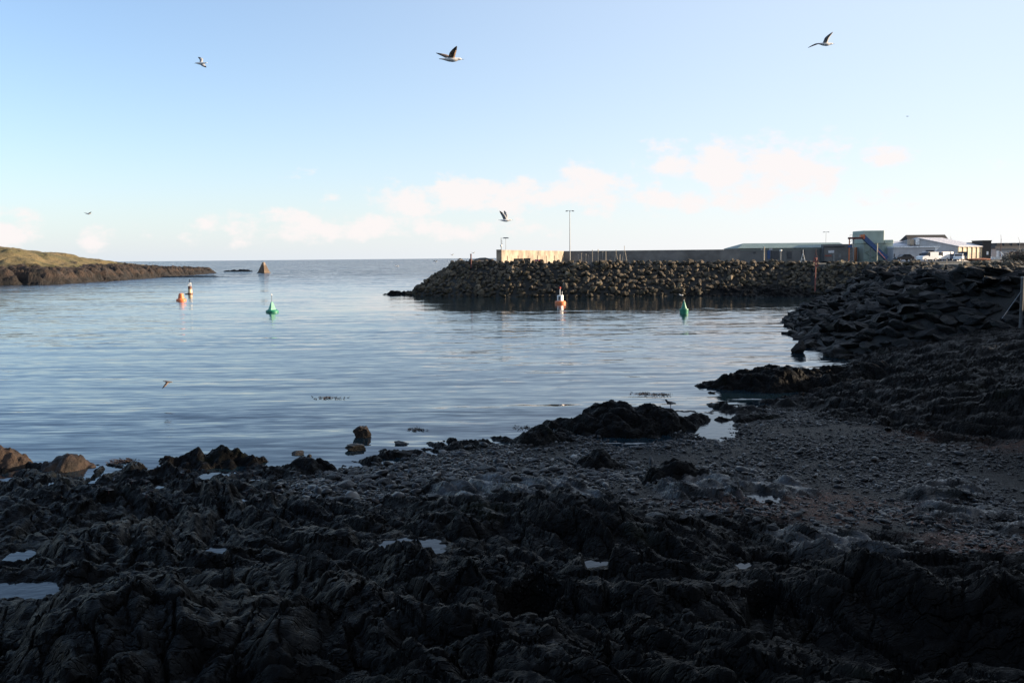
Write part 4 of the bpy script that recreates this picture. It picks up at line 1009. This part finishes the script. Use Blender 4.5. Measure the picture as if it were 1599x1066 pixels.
pr = empty('sloped_roof_hall', (X0, Y, ZG), 0, 'pale hall with a shallow sloping roof behind the flat roofed store', 'building')
Wp = (1440-1393)*k; hx2 = hz_(1400, 377, Y)
MB().box(0,Wp,0,10,0,hx2-1.2).build('wall', M_WHSE, pr)
MB().add([(-.2,-.3,hx2-1.2),(Wp,-.3,hx2-1.2),(Wp,6,hx2+.15),(-.2,6,hx2+.15),(-.2,10.2,hx2-1.2),(Wp,10.2,hx2-1.2)], [(0,1,2,3),(3,2,5,4),(0,3,4),(1,5,2),(0,4,5,1)]).build('roof', M_WHROOF, pr)
vt = MB().box(27*k,33*k,-.2,1.4,hx2-.9,hx2+.55).build('roof_vent', M_PANEL, pr)
MB().box(36*k,42*k,-.2,1.4,hx2-.9,hx2+.7).build('roof_unit', M_TRIM, pr)
# dark roofed hall behind
Y = 262; k = mpp(Y); Xa = aty(1424, 390, Y).x
dh = empty('dark_roofed_hall', (Xa, Y, ZG), R(4), 'hall with a steep dark roof and pale sunlit gable behind the warehouse', 'building')
Wd = 66*k; zr = hz_(1450, 366, Y); ze = hz_(1450, 384, Y)
MB().box(0,Wd,0,9,0,ze).build('wall', M_DBRICK, dh)
MB().add([(-.9,-.4,ze),(Wd,-.4,ze),(Wd,4.5,zr),(.4,4.5,zr),(-.9,9.4,ze),(Wd,9.4,ze)], [(0,1,2,3),(3,2,5,4),(0,3,4),(1,5,2),(0,4,5,1)]).build('roof', M_BROOF, dh)
MB().add([(Wd+.003,-.3,ze-1),(Wd+1.2,1.5,ze-1),(Wd+1.2,1.5,ze),(Wd+.02,2.0,zr-.1),(Wd+.003,-.3,ze)], [(0,1,2,3,4)]).build('gable', M_CREAMW, dh)
Y = 240; k = mpp(Y); Xa = aty(1488, 390, Y).x
lb = empty('low_dark_roof_building', (Xa, Y, ZG), 0, 'low building with a dark roof and pale gable end behind the lit warehouse side', 'building')
Wl = 46*k; zr = hz_(1510, 378.3, Y)
MB().box(0,Wl,0,7,0,zr-1.1).build('wall', M_CREAMW, lb)
MB().add([(-.2,-.3,zr-1.1),(Wl-.2,-.3,zr-1.1),(Wl-.2,3.5,zr),(-.2,3.5,zr),(-.2,7.3,zr-1.1),(Wl-.2,7.3,zr-1.1)], [(0,1,2,3),(3,2,5,4),(0,3,4),(1,5,2),(0,4,5,1)]).build('roof', M_BROOF, lb)
Y = 222; k = mpp(Y); Xa = aty(1533.5, 390, Y).x
db = empty('brick_tower_block', (Xa, Y, ZG), 0, 'dark brick block standing right of the sunlit warehouse side', 'building')
zt = hz_(1540, 376.5, Y)
MB().box(0,14*k,0,5,0,zt).build('wall', M_DBRICK, db); MB().box(-.1,14*k+.1,-.1,5.1,zt+.003,zt+.2).build('parapet', M_BROOF, db); MB().box(1.1,1.6,-.06,-.003,1.2,2.0).build('sign_panel', M_TRIM, db)
Y = 262; k = mpp(Y); Xa = aty(1545.5, 390, Y).x
hs = empty('house', (Xa, Y, ZG), 0, 'small white gabled house between the brick block and the long white building', 'house')
zr = hz_(1552, 381.5, Y); Wh = 12*k
MB().add([(0,0,0),(Wh,0,0),(Wh,0,zr-1),(Wh/2,0,zr),(0,0,zr-1),(0,7,0),(Wh,7,0),(Wh,7,zr-1),(Wh/2,7,zr),(0,7,zr-1)], [(0,1,2,3,4),(9,8,7,6,5),(0,5,6,1),(1,6,7,2),(2,7,8,3),(3,8,9,4),(4,9,5,0)]).build('wall', M_WHSE, hs)
mb = MB()
for s_ in (0, 1):
    x0, x1 = (-.2, Wh/2) if s_ == 0 else (Wh+.2, Wh/2)
    mb.add([(x0,-.2,zr-1.1),(x1,-.2,zr+.08),(x1,7.2,zr+.08),(x0,7.2,zr-1.1),(x0,-.2,zr-.95),(x1,-.2,zr+.23),(x1,7.2,zr+.23),(x0,7.2,zr-.95)], [(0,1,2,3),(7,6,5,4),(0,4,5,1),(1,5,6,2),(2,6,7,3),(3,7,4,0)])
mb.build('roof', M_BROOF, hs); MB().box(Wh*.3,Wh*.62,-.05,-.003,zr-2.3,zr-1.3).build('window', M_GLASS, hs); MB().box(Wh*.25,Wh*.75,-.05,-.003,.1,1.6).build('door', M_DOOR, hs)
Y = 244; k = mpp(Y); Xa = aty(1555, 390, Y).x
lw = empty('terrace_building', (Xa, Y, ZG), 0, 'long white building with three hipped dark roof humps at the right edge', 'building')
zw = hz_(1580, 388.5, Y); zr = hz_(1580, 379.3, Y+4); Wt = 78*k
MB().box(0,Wt,0,9,0,zw).build('wall', M_WHSE, lw)
mb = MB(); zm = zw+(zr-zw)*.62
mb.add([(-.2,-.25,zw),(Wt,-.25,zw),(Wt,2.4,zm),(1.0,2.4,zm),(Wt,9,zm),(1.0,9,zm),(-.2,9,zw)], [(0,1,2,3),(3,2,4,5),(0,3,5,6)])
for i in range(6):
    x0 = 1.0+i*2.12; mb.add([(x0,1.6,zm-.35),(x0+2.1,1.6,zm-.35),(x0+2.1,8,zm),(x0,8,zm),(x0+.6,2.5,zr),(x0+1.5,2.5,zr),(x0+1.5,7,zr),(x0+.6,7,zr)], [(0,1,5,4),(1,2,6,5),(2,3,7,6),(3,0,4,7),(4,5,6,7)])
mb.build('roof', M_BROOF, lw)
MB().box(-.1,Wt,-.35,-.253,zw-.25,zw+.05).build('gutter', M_STEEL, lw)
for px in (1580.5, 1597): MB().box((px-1555)*k-.25,(px-1555)*k+.25,-.06,-.003,zw-1.6,zw-.7).build('window', M_GLASS, lw)
MB().box((1556-1555)*k,(1559.5-1555)*k,-.06,-.003,.1,zw-.4).build('pale_panel', M_TRIM, lw)
MB().box((1576-1555)*k,(1588-1555)*k,-1.2,-.01,0,1.9).build('porch', simple('dull_red_porch', (.08,.03,.028), .7), lw)
post(1562, 373, 405, 200, .06, M_RUST, 'thin tall reddish mast left of the long white building', ZG, 'slim_mast', 'mast', lambda o, H: MB().tube((0,0,H),(-.12,0,H+.9),.03).build('tip', M_RUST, o))
post(1591, 377, 405, 200, .06, M_STEEL, 'thin lamp column with a leaning head before the long white building', ZG, 'slim_mast', 'mast', lambda o, H: MB().tube((0,0,H),(-.35,0,H+.9),.03).build('tip', M_STEEL, o))
# white davit
Y = 185; k = mpp(Y); c = aty(1562.5, 393.5, Y)
dv = empty('boat_davit', (c.x, Y, ZG), 0, 'white steel A frame davit standing in the yard at right', 'davit'); H = c.z-ZG
MB().tube((0,0,H),(.55,0,0),.07).build('leg', M_TRIM, dv); MB().tube((0,0,H),(1.4,0,.25),.07).build('leg', M_TRIM, dv)
MB().box(1.1,1.7,-.3,.3,.0,.75).build('winch', M_TRIM, dv); MB().box(.3,1.7,-.2,.2,-.1,.0).build('base', M_STEEL, dv)
for i, (px, lab) in enumerate([(1551, 'small upright dinghy cover beside the brick block'), (1556.5, 'low pale dinghy on the yard left of the white davit')]):
    c = aty(px, 404, 190); o = empty('dinghy', (c.x, 190, ZG), 0, lab, 'boat')
    n = 10; vs = []; L = .5 if i == 0 else 1.2
    for q_ in range(n+1):
        f_ = q_/n*2-1; wv = .5*(1-f_*f_)**.6+.02
        vs += [(f_*L, -wv, .75), (f_*L, -wv*.5, .2), (f_*L, wv*.5, .2), (f_*L, wv, .75)]
    fs = []
    for q_ in range(n): fs += [(q_*4+j, q_*4+j+1, q_*4+5+j, q_*4+4+j) for j in range(3)]
    MB().add(vs, fs).build('hull', M_TRIM, o); MB().box(-.3,.3,-.35,.35,.55,.6).build('seat', M_BONE, o)
# shrub at the right edge of the bank
def shrub(px, py, Y, w_, h_, label, seed, zb):
    c = aty(px, py, Y); r_ = random.Random(seed); o = empty('shrub', (c.x, Y, zb), 0, label, 'shrub')
    vs, fs = [], []
    cl = [(r_.uniform(-w_, w_), r_.uniform(-w_*.6, w_*.6), r_.uniform(.25, .8)*h_, r_.uniform(.25, .5)*h_) for _ in range(14)]
    for n_ in range(4200):
        cx, cy, cz, cr = r_.choice(cl); d_ = Vector((r_.gauss(0, 1), r_.gauss(0, 1), r_.gauss(0, .8))).normalized()*cr*r_.uniform(.5, 1.05)
        p_ = Vector((cx, cy, cz))+d_; a = Vector((r_.gauss(0, 1), r_.gauss(0, 1), r_.gauss(0, 1))).normalized()*.09; b_ = a.orthogonal().normalized()*.05
        k_ = len(vs); vs += [p_-a, p_+b_, p_+a, p_-b_]; fs.append((k_, k_+1, k_+2, k_+3))
    MB().add(vs, fs).build('foliage', simple('dark_leaf', (.03, .026, .015), .7, 0, .5, 4), o)
    mb = MB()
    for q_ in range(9): mb.tube((r_.uniform(-.3, .3), 0, -.2), (r_.uniform(-w_, w_), r_.uniform(-.5, .5), h_*.7), .04, .015, 6)
    mb.build('stem', simple('dark_bark', (.03, .024, .018), .9), o)
shrub(1600, 404, 120, 2.4, 1.7, 'dark bushy shrub on the bank top at the right edge', 5, 5.0)
shrub(1628, 404, 118, 2.6, 2.0, 'larger dark shrub continuing beyond the right edge', 6, 5.0)

# ---------------------------------------------------------------- vehicles
M_CARW = simple('white_car_paint', (.78, .77, .75), .3, 0, .04); M_CARD = simple('dark_car_paint', (.02, .02, .024), .3, 0, .1); M_CARB = simple('dark_blue_car_paint', (.03, .045, .09), .3, 0, .1)
M_TYRE = simple('tyre_rubber', (.015, .015, .015), .8); M_RIM = simple('wheel_rim', (.35, .35, .36), .4, .6); M_LAMP = simple('lamp_glass', (.6, .6, .58), .2); M_TAIL = simple('tail_lamp', (.3, .02, .02), .3)
def car(px, Y, kind, paint, label, rz):
    c = aty(px, 404, Y); o = empty('parked_car' if kind == 'car' else 'parked_van', (c.x, Y, ZG), rz, label, 'car' if kind == 'car' else 'van')
    if kind == 'car':
        L, W2, body = 4.1, .84, [(-2.05,.35),(-2.0,.75),(-1.9,.92),(-.95,.98),(1.55,.98),(1.95,.9),(2.05,.35)]
        cab = [(-1.0,.98),(-.35,1.45),(1.0,1.47),(1.75,.98)]; roof = [(-.38,1.45),(-.3,1.5),(.95,1.52),(1.03,1.47)]; wx = (-1.25, 1.25)
    else:
        L, W2, body = 4.4, .92, [(-2.2,.35),(-2.15,.95),(-1.35,1.15),(-.55,1.15),(-.55,1.0),(2.2,1.0),(2.2,.35)]
        cab = [(-1.3,1.15),(-.7,1.8),(-.1,1.85),(-.1,1.0),(-.56,1.0),(-.56,1.15)]; roof = [(-.098,1.0),(-.098,1.85),(-.65,1.86),(-.5,1.93),(2.15,1.93),(2.2,1.8),(2.2,1.002)]; wx = (-1.4, 1.35)
    MB().prism(body, lambda p_: (p_[0], -W2, p_[1]), lambda p_: (p_[0], W2, p_[1])).build('body', paint, o)
    MB().prism(cab, lambda p_: (p_[0], -W2*.9, p_[1]), lambda p_: (p_[0], W2*.9, p_[1])).build('windows', M_GLASS, o)
    wr = .93 if kind == 'car' else .97
    MB().prism(roof, lambda p_: (p_[0], -W2*wr, p_[1]), lambda p_: (p_[0], W2*wr, p_[1])).build('roof', paint, o)
    if kind == 'car':
        mb = MB()
        for s_ in (-1, 1):
            for a, b_ in (((-1.0,.98),(-.36,1.46)), ((.25,.98),(.25,1.46)), ((1.75,.98),(1.02,1.47))): mb.tube((a[0], s_*W2*.9, a[1]), (b_[0], s_*W2*.9, b_[1]), .04, None, 6)
        mb.build('pillars', paint, o)
    for x_ in wx:
        for s_ in (-1, 1):
            wl_ = MB().tube((x_, s_*(W2-.16), .31), (x_, s_*(W2+.02), .31), .31, None, 18).build('wheel', M_TYRE, o)
            MB().tube((x_, s_*(W2+.021), .31), (x_, s_*(W2+.03), .31), .19, None, 14).build('rim', M_RIM, wl_)
    for s_ in (-1, 1):
        MB().box(-L/2-.03,-L/2+.1,s_*W2*.72-.15,s_*W2*.72+.15,.62,.78).build('headlight', M_LAMP, o); MB().box(L/2-.12,L/2+.02,s_*W2*.78-.1,s_*W2*.78+.1,.65,.95).build('tail_light', M_TAIL, o)
    return o
car(1411, 196, 'car', M_CARD, 'dark hatchback parked in front of the pale store', .15)
car(1448, 190, 'van', M_CARW, 'white van parked before the roller door, leftmost of the white vehicles', .35)
car(1467, 192, 'van', M_CARW, 'second white van parked just right of the leftmost one', .5)
car(1478, 196, 'van', M_CARW, 'third white van partly behind the second one', .9)
car(1489, 194, 'car', M_CARB, 'dark blue car parked between the white vehicles', .9)
car(1497, 188, 'car', M_CARW, 'white car nearest the bank before the pilastered wall', 1.0)
car(1503.5, 192, 'van', M_CARD, 'dark van parked against the sunlit pilastered wall', 1.1)
for px, pt, Y_, lab in [(1502, 404, 150, 'short pale bollard post in front of the dark van'), (1478, 405, 150, 'short pale bollard post in front of the third white van'), (1456, 405.5, 150, 'short pale bollard post in front of the leftmost white van')]:
    post(px, pt, 408, Y_, .08, M_BONE, lab, ZG-.1, 'bollard', 'bollard', lambda o, H: MB().lathe([(.1,H),(.06,H+.06)], 8).build('cap', M_BONE, o))
me = boulder_mesh('gravel_heap', 88, 4, 2, .25, .12); o = link('gravel_heap', me, simple('red_gravel', (.28,.10,.05), .9, 0, .4, 4, .1)); o.location = (*aty(1527, 405, 205).xy, ZG+.1); o.scale = (3.2, 1.6, 1.3); tag(o, 'low heap of orange red gravel beside the sunlit warehouse wall', 'gravel heap')

# ---------------------------------------------------------------- birds
M_FW = simple('white_feathers', (.70, .68, .65), .8, 0, .08, 20); M_FG = simple('grey_feathers', (.26, .27, .29), .8, 0, .15, 12); M_FB = simple('black_feathers', (.02, .02, .022), .7); M_BEAK = simple('yellow_beak', (.5, .33, .05), .5); M_FBR = simple('mottled_brown_feathers', (.16, .11, .08), .85, 0, .5, 25)
def loft(mb, pts, rad, n=10, side=Vector((0, 1, 0))):
    vs, fs = [], []
    for i, (p_, (ra, rb)) in enumerate(zip(pts, rad)):
        t_ = (pts[min(i+1, len(pts)-1)]-pts[max(i-1, 0)]).normalized(); a = side-t_*side.dot(t_); a.normalize(); b_ = t_.cross(a)
        vs += [p_+a*ra*math.cos(2*math.pi*k_/n)+b_*rb*math.sin(2*math.pi*k_/n) for k_ in range(n)]
    for i in range(len(pts)-1):
        for k_ in range(n): fs.append((i*n+k_, i*n+(k_+1) % n, (i+1)*n+(k_+1) % n, (i+1)*n+k_))
    fs.append(tuple(range(n-1, -1, -1))); fs.append(tuple((len(pts)-1)*n+k_ for k_ in range(n)))
    mb.add(vs, fs)
def gull(px, py, d_, head, wings, label, blen=.42, top=M_FG, tip=M_FB, cat='gull', tilt=0., group=None, body=None):
    """head: +1 right, -1 left; wings: list of (wrist dx,dz,depth),(tip dx,dz,depth) in metres, image-right / up / away"""
    rd = ray(px, py); c = CPOS+rd*(d_/rd.y)
    o_mb = MB(); h = Vector((head*math.cos(tilt), .12, math.sin(tilt))).normalized(); up = Vector((0, 0, 1)); up = (up-h*up.dot(h)).normalized(); sd_ = up.cross(h)
    L = blen
    st_ = [(-.62,.030,.012,.02),(-.48,.075,.018,.015),(-.34,.062,.045,.008),(-.12,.095,.085,-.01),(.10,.10,.098,-.015),(.26,.082,.085,0),(.36,.055,.062,.022),(.42,.052,.056,.03),(.50,.045,.048,.03),(.555,.018,.02,.022),(.57,.012,.016,.02)]
    o_mb.cur = 0
    loft(o_mb, [h*(a*L)+up*(q_*L) for a, ra, rb, q_ in st_], [(ra*L*1.25, rb*L*1.25) for a, ra, rb, q_ in st_], 12, sd_)
    for wr, tp in wings:
        ed = rd.normalized(); ex = Vector((1, 0, 0)); ex = (ex-ed*ex.dot(ed)).normalized(); eu = ex.cross(ed); wr = ex*wr[0]+eu*wr[1]+ed*wr[2]; tp = ex*tp[0]+eu*tp[1]+ed*tp[2]; rt = up*(.04*L)+h*(.06*L)
        P_ = []; n = 11
        for i in range(n):
            f_ = i/(n-1)
            p_ = rt.lerp(wr, f_/.45) if f_ < .45 else wr.lerp(tp, (f_-.45)/.55)
            bz = (1-f_)**2*rt+2*f_*(1-f_)*(wr*1.25-(rt+tp)*.125)+f_*f_*tp
            P_.append(p_.lerp(bz, .55))
        sp_ = (tp-rt).normalized()
        ch = h-sp_*h.dot(sp_); ch = (ch.normalized()*.75+h*.35).normalized() if ch.length > .15 else (h*.6+up*-.2+Vector((0, -.6, 0))).normalized()
        nm = sp_.cross(ch).normalized(); vs, fs, ids = [], [], []
        for i, p_ in enumerate(P_):
            f_ = i/(n-1); cw = L*np.interp(f_, [0, .2, .45, .7, .9, 1], [.36, .34, .33, .24, .12, .02]); th = L*.035*(1-f_)+.002
            swp = -ch*(L*.10*f_**2)
            vs += [p_+ch*cw*.38+swp, p_+ch*cw*.05+nm*th+swp, p_-ch*cw*.62+swp, p_+ch*cw*.05-nm*th*.6+swp]
        b0 = len(o_mb.v); fl = []; ml = []
        for i in range(n-1):
            for k_ in range(4):
                fl.append((i*4+k_, i*4+(k_+1) % 4, (i+1)*4+(k_+1) % 4, (i+1)*4+k_)); ml.append(2 if i >= n-4 else 1)
        fl += [(0,1,2,3), tuple((n-1)*4+k_ for k_ in (3,2,1,0))]; ml += [1, 2]
        o_mb.add(vs, fl); o_mb.mi[-len(ml):] = ml
    o = o_mb.build('gull', [body or M_FW, top, tip], None, c, smooth=True)
    bk = MB().tube(h*(.55*L)+up*(.02*L), h*(.70*L)+up*(.005*L), .016*L, .005*L, 6).build('beak', M_BEAK, o)
    return tag(o, label, cat, group)
def W2(d_, n_, f_, base, sgn): pass
def wing(s_, wx, wz, wd, tx, tz, td): return ((wx*s_, wz*s_, wd*s_), (tx*s_, tz*s_, td*s_))
# px scale -> metres at distance
def S(d_): return d_/F_PX
s_ = S(21); gull(704, 93, 21, 1, [wing(s_, 4.5, 9, -10, 12.5, 18.5, -16), wing(s_, -8, 6.5, 8, -20, 10.5, 16)], 'large dark winged gull with a sunlit breast high in the middle of the sky', .44, M_FBR, M_FB, body=M_FW)
s_ = S(34); gull(314, 99, 34, -1, [wing(s_, 1, 5.5, 4, -5, 8.5, 8), wing(s_, 2, -3.5, -4, 5.5, -7, -9)], 'small dark gull banking with wings spread, high at the left of the sky', .40, M_FG, M_FB)
s_ = S(27); gull(1288, 69, 27, 1, [wing(s_, 3, 9, -8, 12, 17, -14), wing(s_, -10, 1, 8, -23, -6, 14)], 'pale gull gliding high at the right of the sky with one wing raised', .44, M_FG, M_FG)
s_ = S(34); gull(789, 344, 34, 1, [wing(s_, -1.5, 8, -4, -7, 15, -7), wing(s_, 3, 8, 4, 0, 15, 8)], 'gull with both wings lifted flying just above the harbour wall', .42, M_FG, M_FB)
s_ = S(41); gull(262, 596, 41, 1, [wing(s_, -2.5, -5, -4, -7, -11, -7), wing(s_, -3, 2, 6, -6, 1.5, 12)], 'brown gull skimming low over the water at left', .36, M_FBR, M_FB, tilt=-.15, body=M_FBR)
s_ = S(85); gull(138, 334, 85, 1, [wing(s_, -3, 1.5, 4, -5.5, 2, 8), wing(s_, 3, 1.5, -4, 5, 3, -7)], 'tiny white gull in the pale sky above the headland', .45)
s_ = S(190); gull(1417, 182, 190, -1, [wing(s_, -1, .6, 2, -2, 1, 4), wing(s_, 1, .6, -2, 2, 1, -4)], 'distant speck of a dark bird high at the right', .45, M_FB, M_FB, 'bird')
for px, py, d_, lab, tp in [(620, 416, 120, 'white gull flying low over the sea left of the breakwater tip', M_FW), (680, 408.5, 120, 'dark winged gull low over the sea beside the breakwater tip', M_FB), (718, 406, 150, 'grey gull flying right above the breakwater boulders', M_FG), (706, 398, 150, 'faint white gull above the sea horizon left of the marker post', M_FW), (739, 395, 150, 'white gull flying beside the dark red marker post', M_FW), (1064, 461, 98, 'white gull with raised wings flying beside the green conical buoy', M_FW)]:
    s_ = S(d_); gull(px, py, d_, 1, [wing(s_, -2, 1.3, 2, -3.5, 2, 4), wing(s_, 2, 1.2, -2, 3.5, 1.6, -4)], lab, .42, tp, tp)
def wader(x, y, z, s_, head, label, mats, group=None, cat='wading bird', name='wading_bird'):
    mb = MB(); h = Vector((head*.92, -.25, .0)).normalized(); up = Vector((0, 0, 1))
    st_ = [(-.20,.012,.012,.17),(-.12,.04,.035,.18),(0,.062,.062,.19),(.09,.055,.058,.215),(.135,.03,.034,.26),(.155,.033,.036,.295),(.185,.03,.03,.305),(.205,.012,.012,.302)]
    loft(mb, [(h*a+up*q_)*s_ for a, ra, rb, q_ in st_], [(ra*s_, rb*s_) for a, ra, rb, q_ in st_], 10, up.cross(h))
    for i, v_ in enumerate(mb.f):
        if all((mb.v[j][2] < .196*s_) for j in v_): mb.mi[i] = 1
    o = mb.build(name, mats, None, (x, y, z), smooth=True)
    MB().tube((h*.2+up*.30)*s_, (h*.30+up*.285)*s_, .007*s_, .003*s_, 6).build('beak', M_RUST, o)
    sd_ = up.cross(h)*.02
    for q_ in (-1, 1): MB().tube((sd_*q_+up*.14)*s_, (sd_*q_+h*.01*q_-up*.01)*s_, .006*s_, .005*s_, 6).build('leg', M_RUST, o)
    return tag(o, label, cat, group)
deps = None
def ground_under(px, py, z0):
    """first surface met along the line of sight to a photo point, so that birds stand on it"""
    global deps
    if deps is None: deps = bpy.context.evaluated_depsgraph_get(); deps.update()
    ok, loc, *_ = SC.ray_cast(deps, CPOS, ray(px, py).normalized())
    return loc if ok else at(px, py, z0)
bpy.context.view_layer.update()
g_ = ground_under(1047, 628, .9)
for k_ in range(30):
    if g_.y < 38 and g_.z > .1: break
    g_ = ground_under(1047, 628+k_, .9)
wader(g_.x, g_.y, g_.z, 1.15, -1, 'black wading bird standing on top of the broad outcrop', [M_FB, M_FW], cat='wading bird')
WB = [(188,738),(180,748),(206,753),(228,754),(170,768),(229,774),(286,740),(362,741),(374,742),(403,748),(395,738),(385,771),(416,772),(433,775),(404,783)]
for px, py in WB:
    g_ = ground_under(px, py+2, .4)
    wader(g_.x, g_.y, g_.z-.005, .56, random.choice((-1, 1)), 'tiny dark wading bird with a white belly resting on the shaded left ledges', [M_FB, M_FW], 'small waders on the left ledges')
